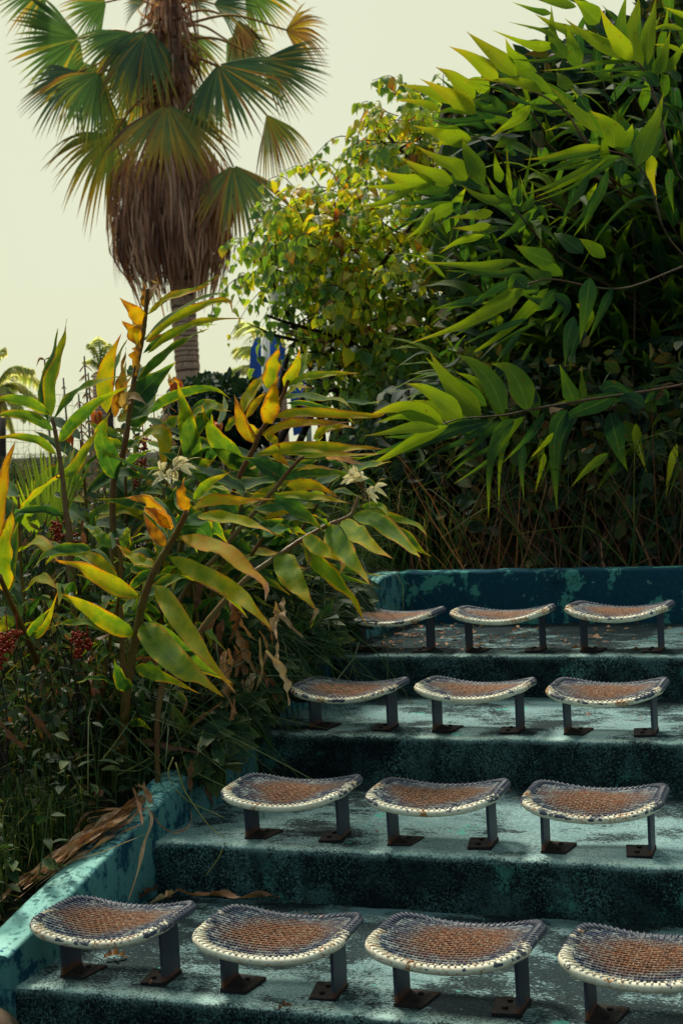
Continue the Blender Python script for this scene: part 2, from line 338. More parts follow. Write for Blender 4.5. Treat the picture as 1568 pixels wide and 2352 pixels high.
# ---- seat
def seat_mats():
    m = NT('rusty_wire'); oi = m.n('ShaderNodeObjectInfo'); sc = m.math('MULTIPLY', oi.outputs['Random'], 37.)
    cb = m.n('ShaderNodeCombineXYZ'); m.l(sc, cb.inputs[0]); m.l(sc, cb.inputs[1])
    v = m.coords('Object', (1, 1, 1), cb.outputs[0]); o = m.coords('Object')
    big = m.noise(v, 7, 5, .6); mid = m.noise(v, 38, 6, .7); fine = m.noise(v, 170, 4, .7)
    # wear: bare rust where people sat, dark paint left towards the rim
    ln = m.n('ShaderNodeVectorMath', operation='MULTIPLY'); m.l(o, ln.inputs[0]); ln.inputs[1].default_value = (1/.20, 1/.155, 0)
    r = m.n('ShaderNodeVectorMath', operation='LENGTH'); m.l(ln.outputs[0], r.inputs[0])
    w = m.math('ADD', m.math('MULTIPLY', r.outputs['Value'], .55), m.math('MULTIPLY', big, .5))
    rust = m.mix(m.smooth(mid, .35, .65), (.225, .088, .040), (.085, .036, .022)); rust = m.mix(m.smooth(fine, .50, .64), rust, (.36, .27, .19))
    paint = m.mix(m.smooth(mid, .45, .6), (.038, .06, .10), (.26, .29, .29)); paint = m.mix(m.smooth(fine, .55, .7), paint, (.20, .08, .03))
    col = m.mix(m.smooth(w, .50, .86), rust, paint)
    M['seat_wire'] = m.done(m.bsdf(col, .75, .15, bump=fine, bstr=.3, bdist=.001))
    m = NT('peeling_rim_paint'); oi = m.n('ShaderNodeObjectInfo'); sc = m.math('MULTIPLY', oi.outputs['Random'], 23.)
    cb = m.n('ShaderNodeCombineXYZ'); m.l(sc, cb.inputs[0]); m.l(sc, cb.inputs[1])
    v = m.coords('Object', (1, 1, 1), cb.outputs[0]); o = m.coords('Object'); sp = m.n('ShaderNodeSeparateXYZ'); m.l(o, sp.inputs[0])
    at = m.n('ShaderNodeAttribute', attribute_name='col'); sa = m.n('ShaderNodeSeparateColor'); m.l(at.outputs['Color'], sa.inputs[0])
    big = m.noise(v, 13, 3, .5); mid = m.noise(v, 42, 6, .65); fine = m.noise(v, 120, 4, .7)
    wh = m.math('ADD', m.math('MULTIPLY', big, .75), m.math('MULTIPLY', m.math('SUBTRACT', mid, .18), .75))
    wh = m.math('ADD', m.math('ADD', wh, m.math('MULTIPLY', m.math('SUBTRACT', oi.outputs['Random'], .5), .22)), m.math('MULTIPLY', sp.outputs[1], -1.3)); wh = m.math('SUBTRACT', wh, .085); wh = m.math('ADD', wh, m.math('MULTIPLY', sa.outputs[0], .22))
    white = m.mix(m.smooth(mid, .45, .75), (.80, .75, .58), (.62, .54, .38)); white = m.mix(m.smooth(m.math('ADD', fine, big), 1.06, 1.22), white, (.38, .15, .03))
    dark = m.mix(m.smooth(fine, .45, .7), (.035, .045, .075), (.075, .085, .12))
    col = m.mix(m.smooth(wh, .70, .73), dark, white); col = m.mix(m.smooth(m.math('SUBTRACT', fine, m.math('MULTIPLY', sa.outputs[0], .25)), .60, .68), col, (.22, .075, .025))
    M['seat_rim'] = m.done(m.bsdf(col, .5, .45, bump=wh, bstr=.5, bdist=.002))
    m = NT('slate_leg_paint'); v = m.coords('Object', (1, 1, .6)); o = m.coords('Object'); sp = m.n('ShaderNodeSeparateXYZ'); m.l(o, sp.inputs[0])
    mid = m.noise(v, 30, 6, .7); fine = m.noise(v, 110, 4, .7)
    low = m.math('ADD', m.math('MULTIPLY', sp.outputs[2], -9.), m.math('ADD', m.math('MULTIPLY', mid, 1.1), m.math('MULTIPLY', fine, .4)))
    col = m.mix(m.smooth(fine, .4, .7), (.030, .036, .060), (.045, .052, .08)); col = m.mix(m.smooth(low, .40, .62), col, (.14, .05, .022))
    col = m.mix(m.smooth(m.noise(v, 24, 7, .7), .66, .69), col, (.42, .42, .38))
    M['seat_leg'] = m.done(m.bsdf(col, .55, .4, bump=mid, bstr=.25, bdist=.002))
    m = NT('rusted_plate'); v = m.coords('Object'); mid = m.noise(v, 28, 7, .7); fine = m.noise(v, 90, 5, .7)
    col = m.mix(m.smooth(mid, .4, .62), (.012, .011, .012), (.022, .015, .013)); col = m.mix(m.smooth(m.math('ADD', m.math('MULTIPLY', fine, .6), m.math('MULTIPLY', mid, .4)), .57, .66), col, (.17, .065, .022))
    M['seat_foot'] = m.done(m.bsdf(col, .85, .3, bump=fine, bstr=.7, bdist=.004))
seat_mats()
def soil():
    m = NT('soil_ground'); v = m.coords('Object'); a = m.noise(v, 3, 8, .7); b = m.noise(v, 30, 6, .7)
    col = m.mix(m.smooth(a, .4, .6), (.022, .020, .014), (.030, .040, .020)); col = m.mix(m.smooth(b, .55, .7), col, (.075, .045, .025))
    return m.done(m.bsdf(col, 1., .1, bump=b, bstr=.9, bdist=.03))
M['soil'] = soil()
# ------------------------------------------------------------------ world, sun, camera
def setup_world():
    w = bpy.data.worlds.new('World'); SC.world = w; w.use_nodes = True
    t = w.node_tree; t.nodes.clear()
    out = t.nodes.new('ShaderNodeOutputWorld'); bg = t.nodes.new('ShaderNodeBackground')
    sky = t.nodes.new('ShaderNodeTexSky'); sky.sky_type = 'NISHITA'; sky.sun_disc = False
    sky.sun_elevation = SUN_EL; sky.sun_rotation = SUN_ROT
    sky.air_density = 1.; sky.dust_density = 3.; sky.ozone_density = 1.
    tc = t.nodes.new('ShaderNodeTexCoord')
    nz = t.nodes.new('ShaderNodeTexNoise'); nz.inputs['Scale'].default_value = 2.2; nz.inputs['Detail'].default_value = 5
    t.links.new(tc.outputs['Generated'], nz.inputs['Vector'])
    # bright cloud cover: cream, a little uneven
    ramp = t.nodes.new('ShaderNodeValToRGB'); e = ramp.color_ramp.elements
    e[0].position = .3; e[0].color = CLOUD_A; e[1].position = .75; e[1].color = CLOUD_B
    t.links.new(nz.outputs[0], ramp.inputs[0])
    sc = t.nodes.new('ShaderNodeVectorMath'); sc.operation = 'SCALE'; sc.inputs['Scale'].default_value = CLOUD_K
    t.links.new(ramp.outputs[0], sc.inputs[0])
    # bright cloud towards the sun; unseen far side shaped dim grey-blue for teal fill
    dt = t.nodes.new('ShaderNodeVectorMath'); dt.operation = 'DOT_PRODUCT'; dt.inputs[1].default_value = Vector((-.42, .88, .10)).normalized()
    t.links.new(tc.outputs['Generated'], dt.inputs[0])
    mr = t.nodes.new('ShaderNodeMapRange'); mr.interpolation_type = 'SMOOTHSTEP'; mr.inputs[1].default_value = -.35; mr.inputs[2].default_value = .72
    t.links.new(dt.outputs['Value'], mr.inputs[0])
    far = t.nodes.new('ShaderNodeMix'); far.data_type = 'RGBA'; far.inputs[6].default_value = FAR_SIDE
    t.links.new(mr.outputs[0], far.inputs[0]); t.links.new(sc.outputs[0], far.inputs[7])
    mx = t.nodes.new('ShaderNodeMix'); mx.data_type = 'RGBA'; mx.inputs[0].default_value = .88
    t.links.new(sky.outputs[0], mx.inputs[6]); t.links.new(far.outputs[2], mx.inputs[7])
    t.links.new(mx.outputs[2], bg.inputs[0]); bg.inputs[1].default_value = SKY_STR
    t.links.new(bg.outputs[0], out.inputs[0])
SUN_DIR = Vector((-.42, .46, .95)).normalized()      # towards the sun, behind the steps and to the left
SUN_EL = math.asin(SUN_DIR.z); SUN_ROT = math.atan2(SUN_DIR.x, SUN_DIR.y)
SKY_STR = .10; CLOUD_K = 7.7; FAR_SIDE = (2.4, 3.5, 3.7, 1)
CLOUD_A = (.86, .90, .61, 1); CLOUD_B = (.94, .96, .70, 1)
setup_world()
sd = bpy.data.lights.new('sun', 'SUN'); sd.energy = 3.6; sd.angle = R(12); sd.color = (1., .93, .78)
so = bpy.data.objects.new('sun', sd); COL.objects.link(so)
so.rotation_euler = (-SUN_DIR).to_track_quat('-Z', 'Y').to_euler(); so.location = (-8, 12, 12)
cd = bpy.data.cameras.new('camera'); cam = bpy.data.objects.new('camera', cd); COL.objects.link(cam)
cd.sensor_fit = 'VERTICAL'; cd.sensor_height = 36; cd.lens = FPX/2352*36; cd.clip_end = 3000; cd.clip_start = .05
cam.matrix_world = Matrix.Translation(EYEV) @ Matrix.Rotation(YAW, 4, 'Z') @ Matrix.Rotation(math.pi/2-PIT, 4, 'X') @ Matrix.Rotation(-ROL, 4, 'Z')
cd.dof.use_dof = True; cd.dof.focus_distance = 5.2; cd.dof.aperture_fstop = 7.1
SC.camera = cam
SC.view_settings.view_transform = 'Standard'; SC.view_settings.look = 'None'; SC.view_settings.exposure = .22; SC.view_settings.gamma = 1
SC.cycles.max_bounces = 7; SC.cycles.diffuse_bounces = 3; SC.cycles.transmission_bounces = 4; SC.cycles.transparent_max_bounces = 8
SC.cycles.sample_clamp_indirect = 6
# ------------------------------------------------------------------ terrace
NE = [3.819, 4.741, 5.688, 6.593, 7.714]; ZT = [0., .190, .391, .581, .859]
AL, AR = -2.50, 3.4
def nz3(x, y, z): return mnoise.noise(Vector((x, y, z)))
def gz(a, n):
    """height of the planted ground outside the terrace"""
    left = ramp(min(max(n, 1.), 8.))-.07 if n < 8 else .86-.0*(n-8)
    left = max(-.22, min(.86, left))
    left += min(.5, max(0, (-2.65-a)*.10))*(1 if n < 9 else .6)
    if a > -2.64:
        k = 1. if n > 7.9 else 0.
        left = .80 if k else -.45
        if n < 3.7: left = -.26
    return left+.03*nz3(a*1.3, n*1.3, 0)+.015*nz3(a*4, n*4, 3)
def build_setting():
    xs = sorted(set([round(x, 3) for x in list(np.linspace(-9, -2.66, 44))+[-2.58, -2.5]+list(np.linspace(-2, 6, 22))]+[-700, -300, -120, -60, -35, -24, -17, -13, -11, 8, 11, 15, 22, 35, 60, 120, 300, 700]))
    ys = sorted(set([round(y, 3) for y in list(np.linspace(1.5, 3.7, 12))+list(np.linspace(3.86, 7.74, 30))+[7.80, 7.92]+list(np.linspace(8.2, 14, 26))]+[-200, -60, -20, -8, -3, 0, 16, 19, 24, 32, 45, 70, 120, 250, 500, 900]))
    mb = MB(); vs = [(x, y, gz(x, y)) for y in ys for x in xs]; nx = len(xs)
    fs = [(j*nx+i, j*nx+i+1, (j+1)*nx+i+1, (j+1)*nx+i) for j in range(len(ys)-1) for i in range(nx-1)]
    mb.add(vs, fs); tag(mb.build('ground', M['soil']), 'dark soil and litter under the plants round the steps', kind='structure')
    t = empty('concrete_terrace', (0, NE[0], 0))
    tag(t, 'stepped concrete seating terrace with flaking aqua paint and black mould', 'terrace')
    for k in range(4):
        z, n0, n1 = ZT[k], NE[k], NE[k+1]; zb = (ZT[k-1] if k else -.45)-.04
        prof = []
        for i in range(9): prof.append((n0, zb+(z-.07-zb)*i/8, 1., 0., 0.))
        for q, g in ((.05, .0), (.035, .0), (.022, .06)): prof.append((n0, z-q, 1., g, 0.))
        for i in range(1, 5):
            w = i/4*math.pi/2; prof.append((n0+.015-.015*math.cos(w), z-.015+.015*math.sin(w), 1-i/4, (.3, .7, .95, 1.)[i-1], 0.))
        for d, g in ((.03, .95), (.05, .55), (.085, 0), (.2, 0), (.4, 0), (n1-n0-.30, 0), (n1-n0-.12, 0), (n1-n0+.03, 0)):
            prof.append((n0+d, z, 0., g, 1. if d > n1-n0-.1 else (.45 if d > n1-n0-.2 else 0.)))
        xs2 = np.linspace(AL-.05, AR, 420); mb = MB(); vs = []; at = []
        for x in xs2:
            for (y, zz, r, g, b) in prof:
                j = .007*nz3(x*5, k*3, zz*6)+.006*nz3(x*17, k*7, zz*9)+.004*nz3(x*47, k*7, zz*15)
                top = g > 0 or r == 0
                vs.append((x, y+(j if r > 0 else j*.0), zz+(.004*nz3(x*6, y*6, 5) if top else 0)-(abs(j)*.7 if g > .5 else 0)))
                at.append((r, g, b, 1))
        m = len(prof)
        fs = [(i*m+q, (i+1)*m+q, (i+1)*m+q+1, i*m+q+1) for i in range(len(xs2)-1) for q in range(m-1)]
        last = (len(xs2)-1)*m
        vs2 = [vs[last+q] for q in range(m)]+[(AR, n1+.03, zb)]
        mb.add(vs, fs, at); mb.add(vs2, [tuple(range(m+1))], [(1, 0, 0, 1)]*(m+1))
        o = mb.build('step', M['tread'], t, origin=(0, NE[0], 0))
        # parent is at NE[0]
    # sloping side wall
    mb = MB(); vs = []; at = []; N = 120; ns = np.linspace(3.79, 7.725, N)
    oa, ia, br = -2.632, AL, .012
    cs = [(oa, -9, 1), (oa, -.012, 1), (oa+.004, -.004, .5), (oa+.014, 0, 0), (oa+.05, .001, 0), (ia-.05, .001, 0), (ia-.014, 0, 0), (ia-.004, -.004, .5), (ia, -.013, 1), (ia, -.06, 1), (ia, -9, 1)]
    for n in ns:
        for (x, dz, r) in cs:
            zt = min(ramp(n), .866)
            j = .006*nz3(n*6, x*9, 1)+.004*nz3(n*19, x*9, 2)
            if dz > -1: vs.append((x+(j if 0 < r else 0), n, zt+dz+(j*.6 if r < .6 else 0)))
            else: vs.append((x, n, -.5))
            at.append((r, 0, 0, 1))
    m = len(cs); fs = [(i*m+q, i*m+q+1, (i+1)*m+q+1, (i+1)*m+q) for i in range(N-1) for q in range(m-1)]
    mb.add(vs, fs, at); mb.add(vs[:m], [tuple(range(m))], [(1, 0, 0, 1)]*m); mb.add(vs[-m:], [tuple(range(m))[::-1]], [(1, 0, 0, 1)]*m)
    o = mb.build('parapet_wall', M['parapet'], origin=(-2.57, 5.7, 0))
    tag(o, 'low sloping side wall with pale aqua top and dark blue chips, left of the steps', 'wall')
    # back wall
    mb = MB(); vs = []; at = []; xs3 = np.linspace(AL-.01, AR, 110)
    cs = [(7.714, .4), (7.714, .6), (7.714, .845), (7.717, .855), (7.727, .859), (7.86, .859), (7.87, .85), (7.87, .4)]
    for x in xs3:
        for (y, z) in cs:
            j = .005*nz3(x*5, y, z*3); tp = z > .84
            vs.append((x, y+(j if not tp else 0), z+(.006*nz3(x*7, 3, 1)+.004*nz3(x*21, 3, 1) if tp else 0))); at.append((1, 0, 0, 1))
    m = len(cs); fs = [(i*m+q, (i+1)*m+q, (i+1)*m+q+1, i*m+q+1) for i in range(len(xs3)-1) for q in range(m-1)]
    mb.add(vs, fs, at); mb.add(vs[-m:], [tuple(range(m))], [(1, 0, 0, 1)]*m)
    o = mb.build('back_wall', M['wall'], origin=(0, 7.78, .5))
    tag(o, 'low dark blue painted wall with green chips behind the top row of seats', 'wall')
build_setting()
# ------------------------------------------------------------------ seats
HX, HY, CR = .215, .165, .078
def rim_xy(n=80):
    pts = []
    for cx, cy, a0 in ((HX-CR, HY-CR, 0), (-HX+CR, HY-CR, 90), (-HX+CR, -HY+CR, 180), (HX-CR, -HY+CR, 270)):
        for i in range(9):
            w = R(a0+i*90/8); pts.append((cx+CR*math.cos(w), cy+CR*math.sin(w)))
    out = []
    for i, p in enumerate(pts):
        q = pts[(i+1) % len(pts)]; L = math.dist(p, q); k = max(1, int(L/.018))
        for j in range(k): out.append((p[0]+(q[0]-p[0])*j/k, p[1]+(q[1]-p[1])*j/k))
    return out
def sz(x, y): 
    return -.027*(1-min(1, (x/.20)**2))-.014*max(0, -y/HY)**2*(1-min(1, (x/.2)**2)*.6)-.004*(y/HY)**2*(1 if y > 0 else 0)
def half_x(y):
    ay = abs(y)
    if ay <= HY-CR: return HX
    d = min(CR, ay-(HY-CR)); return HX-CR+math.sqrt(max(0, CR*CR-d*d))
def half_y(x):
    ax = abs(x)
    if ax <= HX-CR: return HY
    d = min(CR, ax-(HX-CR)); return HY-CR+math.sqrt(max(0, CR*CR-d*d))
SEAT_Z = .197
def make_seat():
    root = empty('wire_stool')
    mb = MB(); rods = 21; cross = 32
    for i in range(rods):
        y = -HY+.026+(2*HY-.038)*i/(rods-1); hx = half_x(y)-.001
        K = 30; pts = []
        for k in range(K+1):
            x = -hx+2*hx*k/K
            pts.append((x, y, SEAT_Z+sz(x, y)+.0004*math.sin(k*math.pi/2+i*math.pi)+.006*(1 if 0 < k < K else .6)))
        tube(mb, pts, .0034, 4, cap=False)
    for i in range(cross):
        s = (i/(cross-1)*2-1); x = (HX-.009)*(.78*s+.22*s**3); hy = half_y(x)-.001
        K = 22; pts = []
        for k in range(K+1):
            y = -hy+2*hy*k/K
            pts.append((x, y, SEAT_Z+sz(x, y)+.005-.0030*math.cos(k*math.pi/1.+i*math.pi)+(.005 if k in (0, K) else 0)))
        tube(mb, pts, .0026, 4, cap=False)
    mb.build('wire_mesh', M['seat_wire'], root)
    mb = MB(); pts = [(x, y, SEAT_Z+sz(x, y)) for x, y in rim_xy()]
    rr = [.0128+.0012*nz3(p[0]*40, p[1]*40, 1) for p in pts]
    tube(mb, pts, rr, 10, closed=True)
    # wire ends wrapped over the rim
    for p in pts:
        x, y, z = p; L = math.hypot(x, y); ux, uy = x/L, y/L
        q = [(x-ux*.026, y-uy*.026, z+.006), (x-ux*.010, y-uy*.010, z+.0095), (x-ux*.002, y-uy*.002, z+.0130), (x+ux*.006, y+uy*.006, z+.0122)]
        tube(mb, q, [.0030, .0036, .0042, .0030], 5)
    mb.build('rim', M['seat_rim'], root)
    for s in (-1, 1):
        mb = MB(); x = s*.172; t = .005; y0, y1 = -.035, .078
        zt = SEAT_Z+sz(x, 0)-.004
        prof = [(y0, .004), (y1, .004), (y1, zt), (y0, zt)]
        bm_v = []
        for xx in (x-t, x+t): bm_v += [(xx, y, z) for y, z in prof]
        mb.add(bm_v, [(0, 1, 2, 3)[::-1], (4, 5, 6, 7), (0, 1, 5, 4), (1, 2, 6, 5), (2, 3, 7, 6), (3, 0, 4, 7)])
        leg = mb.build('leg', M['seat_leg'], root, smooth=False)
        bv = leg.modifiers.new('b', 'BEVEL'); bv.width = .0015; bv.segments = 2
        mb = MB(); xi = x-s*.092
        xa, xb = min(x+s*.007, xi), max(x+s*.007, xi)
        P = [(xa, y0-.004), (xb, y0-.004), (xb, y1+.004), (xa, y1+.004)]
        P = [(px-(s*.018 if (abs(px-xi) < 1e-6 and py < 0) else 0)*-1, py) for px, py in P]
        hs = (.010, .006, .008, .011) if s < 0 else (.006, .010, .011, .008)
        vs = [(px, py, -.004) for px, py in P]+[(px, py, h) for (px, py), h in zip(P, hs)]
        mb.add(vs, [(3, 2, 1, 0), (4, 5, 6, 7), (0, 1, 5, 4), (1, 2, 6, 5), (2, 3, 7, 6), (3, 0, 4, 7)])
        for by in (y0+.03, y1-.03):
            c = Vector((x-s*.045, by, .005)); ring = [c+Vector((.009*math.cos(w*math.pi/3), .009*math.sin(w*math.pi/3), 0)) for w in range(6)]
            mb.add(ring+[p+Vector((0, 0, .011)) for p in ring], [tuple(range(6, 12))]+[(i, (i+1) % 6, 6+(i+1) % 6, 6+i) for i in range(6)])
        ft = mb.build('base_plate', M['seat_foot'], leg, smooth=False)
        bv = ft.modifiers.new('b', 'BEVEL'); bv.width = .002; bv.segments = 2
    return root
SEAT0 = make_seat()
A0 = [-2.4138, -2.1928, -2.3077, -2.4058]; N0S = [3.7951, 4.7173, 5.6643, 6.5687]; SP = .533; SWD = .397
SLAB = {(0, 0): 'rusty wire seat on the bottom step, right beside the sloping aqua parapet',
 (0, 1): 'wire seat on the bottom step, second from the parapet, dead leaf strip behind it',
 (0, 2): 'wire seat on the bottom step with broad white rim and bright aqua patch beneath',
 (0, 3): 'wire seat on the bottom step cut off by the right edge of the photo',
 (1, 0): 'brown rusted wire seat on the second step, the one nearest the parapet',
 (1, 1): 'wire seat in the middle of the three on the second step',
 (1, 2): 'wire seat on the second step, rightmost of its three, chipped dark and white rim',
 (2, 0): 'dark shaded wire seat with rusty orange rim on the third step under the plants',
 (2, 1): 'wire seat with long white rim in the middle of the third step',
 (2, 2): 'wire seat at the right end of the third step',
 (3, 0): 'wire seat on the top step partly behind a hanging ginger leaf',
 (3, 1): 'wire seat in the middle of the top step among dead leaves',
 (3, 2): 'wire seat with mostly dark grey rim at the right end of the top step'}
rs = random.Random(4)
for i in range(4):
    for j in range(4 if i == 0 else 3):
        o = SEAT0 if (i, j) == (0, 0) else copy_tree(SEAT0)
        o.location = (A0[i]+j*SP+SWD/2-.012, N0S[i]+.15, ZT[i]+.001)
        o.rotation_euler = (R(rs.uniform(-1, 1)), R(rs.uniform(-1, 1)), R(rs.uniform(-2, 2)))
        o.scale = (rs.uniform(.98, 1.02), rs.uniform(.97, 1.03), rs.uniform(.93, 1.04))
        tag(o, SLAB[(i, j)], 'stool', 'wire seats on the terrace steps')
# ------------------------------------------------------------------ ginger plants: canes traced one by one, each at its own depth on the bank
TRC = {'A': (.5127, 0, 631.6), 'B': (.5127, 0, 1205.7), 'C': (.2563, 488, 689), 'D': (.2563, 631.6, 976), 'E': (.2563, 0, 746.4), 'F': (.5767, 0, 1665)}
def px_of(c, p): k, ox, oy = TRC[c]; return (ox+k*p[0], oy+k*p[1])
def ground_hit(px, py, off=0.):
    D = 3.5
    while D < 30:
        p = W(px, py, D)
        if p.z < gz(p.x, p.y)+off: return D
        D += .02
    return 30
TOCAM = -VIEW
def traced_leaf(mb, c, pts, w, st, D, dD, rng, prof=prof_ginger, roll=None, **kw):
    k = TRC[c][0]; P = []; m = len(pts)
    for i, p in enumerate(pts):
        q = px_of(c, p); P.append(W(q[0], q[1], D+dD*i/(m-1)))
    ww = .97*w*k*(D+dD*.5)/FPX
    face = (TOCAM+Vector((0, 0, .35))+rvec(rng)*.25).normalized()
    r = rng.uniform(-.45, .45) if roll is None else roll
    leaf(mb, P, ww/max(.6, math.cos(r)), face=face, roll=r, state=st, rng=rng, prof=prof, seg=14, **kw)
def flower_head(mb, pet, c, p, size, D, rng):
    """loose head of pale butterfly blossoms with long stamens"""
    q = px_of(c, p); C0 = W(q[0], q[1], D); s = size
    for i in range(6):
        d = (rvec(rng)+Vector((0, 0, .7))+TOCAM*.4).normalized(); e = C0+d*s*.55
        tube(mb, [C0-Vector((0, 0, s*.5)), C0, e], [.004, .003, .002], 5)
        for k in range(4):
            dd = (d+rvec(rng)*1.0).normalized(); L = s*rng.uniform(.45, .7)
            leaf(pet, [e, e+dd*L*.5, e+dd*L-Vector((0, 0, L*.25))], L*.34, face=(TOCAM+rvec(rng)*.5).normalized(), state=rng.uniform(0, .2), prof=prof_oval, seg=6, fold=.35, wave=.1, rng=rng)
        st = (d+TOCAM*.3+rvec(rng)*.5).normalized()
        tube(pet, spline([e, e+st*s*.5+Vector((0, 0, s*.1)), e+st*s*.95-Vector((0, 0, s*.05))], 6), .0016, 4, attr=(.5, .5, .5, .75))
        for k in range(2):
            dd = (d+rvec(rng)*.9).normalized()
            leaf(mb, [C0, C0+dd*s*.35, C0+dd*s*.6], s*.10, state=.6, prof=prof_oval, seg=4, rng=rng)
def ginger(label, stem, rad, leaves, D, Dtop=None, flower=None, seed=0, group='ginger plants on the bank', root=True):
    """stem: (crop, points bottom to top); leaves: list of (crop, pts, width, state[, dD])"""
    rng = random.Random(seed); c, pts = stem; Dtop = D if Dtop is None else Dtop
    q = [px_of(c, p) if len(p) == 2 else px_of(p[0], p[1:]) for p in pts]
    Db = ground_hit(*q[0]) if root == 'hit' else D
    P = [W(x, y, Db+(Dtop-Db)*i/(len(q)-1)) for i, (x, y) in enumerate(q)]
    g = gz(P[0].x, P[0].y)
    if P[0].z > g: P = [Vector((P[0].x-.05*(P[1].x-P[0].x), P[0].y, g-.03))]+P
    base = P[0].copy(); o = empty('ginger_plant', base); tag(o, label, 'plant', group)
    n = 8*len(P); C = spline(P, n)
    mb = MB(); tube(mb, C, [rad*(1.15-.55*i/n)*(1.13 if i % 5 == 0 else 1) for i in range(n+1)], 8)
    mb.build('stem', M['ginger_stem'], o, origin=base)
    mb = MB()
    # depth of each leaf base: nearest stem sample in the picture
    def depth_at(cc, p):
        x, y = px_of(cc, p); best = None
        for i, (sx, sy) in enumerate(q):
            for j in range(6):
                if i+1 >= len(q): break
                t = j/6; xx = sx+(q[i+1][0]-sx)*t; yy = sy+(q[i+1][1]-sy)*t
                d = (xx-x)**2+(yy-y)**2
                if best is None or d < best[0]: best = (d, Db+(Dtop-Db)*(i+t)/(len(q)-1))
        return best[1]
    for L in leaves:
        cc, lp, w, st = L[:4]; dD = L[4] if len(L) > 4 else rng.uniform(-.28, .12)
        traced_leaf(mb, cc, lp, w, st+rng.uniform(-.01, .10), depth_at(cc, lp[0]), dD, rng, wave=.14, curl=rng.uniform(-.5, .5), fold=rng.uniform(.1, .4))
        if rng.random() < .6:
            jx, jy = rng.gauss(0, 40)*.5127/TRC[cc][0], rng.gauss(10, 40)*.5127/TRC[cc][0]; sc = rng.uniform(.7, 1.); x0, y0 = lp[0]
            traced_leaf(mb, cc, [(x0+jx*.3+(x-x0)*sc+jx*.7*(i/len(lp)), y0+jy*.3+(y-y0)*sc+jy*.7*(i/len(lp))) for i, (x, y) in enumerate(lp)], w*rng.uniform(.6, .9), rng.uniform(.03, .26), depth_at(cc, lp[0])+.06, rng.uniform(.1, .35), rng, wave=.1, fold=.3)
    mb.build('foliage', M['ginger'], o, origin=base)
    if flower:
        for f in flower:
            cc, fp, size, dd = f; a = MB(); b = MB(); flower_head(a, b, cc, fp, size, Dtop+dd, rng)
            x = a.build('flower_head', M['ginger_stem'], o, origin=base); b.build('petals', M['petal'], x, origin=base)
    return o
G = .14; YG = .28; Y = .40; O = .62; B_ = .85
ginger('tall ginger cane with orange withered leaves rising in front of the palm trunk', ('A', [(505, 1010), (560, 760), (600, 480), (640, 270), (655, 150), (662, 60)]), .014, [
 ('A', [(662, 178), (760, 100), (880, 72), (990, 5)], 46, .52, -.3), ('A', [(655, 295), (760, 215), (900, 140), (1020, 115), (1042, 172)], 44, Y, -.35),
 ('A', [(662, 350), (780, 265), (920, 205), (1095, 195)], 48, .42, -.35), ('A', [(610, 480), (720, 370), (830, 290), (935, 240)], 50, G, -.1),
 ('A', [(585, 585), (660, 500), (790, 388)], 105, .08, .25), ('A', [(575, 650), (650, 590), (710, 490)], 90, .08, .3),
 ('A', [(645, 220), (600, 165), (535, 100)], 78, .62, -.1), ('A', [(650, 150), (655, 90), (640, 25)], 52, .64), ('A', [(668, 110), (690, 60), (700, 40), (672, 20)], 34, .9),
 ('A', [(628, 300), (590, 260), (548, 205)], 105, .60), ('A', [(612, 440), (622, 370), (622, 300)], 108, .58), ('A', [(655, 300), (690, 280), (740, 262)], 26, .55),
 ('A', [(480, 620), (470, 480), (495, 370), (545, 262)], 82, .42), ('A', [(535, 600), (545, 470), (565, 325)], 62, .62), ('A', [(515, 640), (530, 540), (600, 440)], 40, .66),
 ('A', [(575, 600), (560, 560), (610, 545), (665, 590)], 60, .95, -.2), ('A', [(548, 760), (470, 750), (440, 690)], 58, .22),
 ('A', [(525, 915), (480, 810), (458, 700), (497, 615)], 98, .10, -.25), ('A', [(545, 660), (570, 620), (590, 560)], 55, .45)], 6.7, 6.5, seed=1)
ginger('bright green young ginger with one leaf standing upright at the left edge', ('A', [(312, 1180), (300, 1090), (280, 900), (252, 720), (235, 640)]), .013, [
 ('A', [(230, 640), (225, 480), (275, 330), (302, 195)], 66, .24, .05), ('A', [(225, 625), (130, 570), (20, 555), (-70, 575)], 48, .24, -.2),
 ('A', [(238, 695), (150, 640), (40, 622), (-50, 650)], 52, .18, -.2), ('A', [(255, 805), (170, 742), (60, 725), (-60, 735)], 44, .28, -.2),
 ('A', [(243, 640), (320, 545), (430, 480), (595, 450)], 56, .24, -.35), ('A', [(265, 750), (340, 655), (450, 560), (595, 490)], 60, .16, -.3),
 ('A', [(285, 1078), (190, 1052), (90, 1068), (20, 1115)], 46, .08, -.15), ('A', [(275, 900), (330, 870), (390, 770), (445, 685)], 56, .26, .1)], 6.3, seed=2)
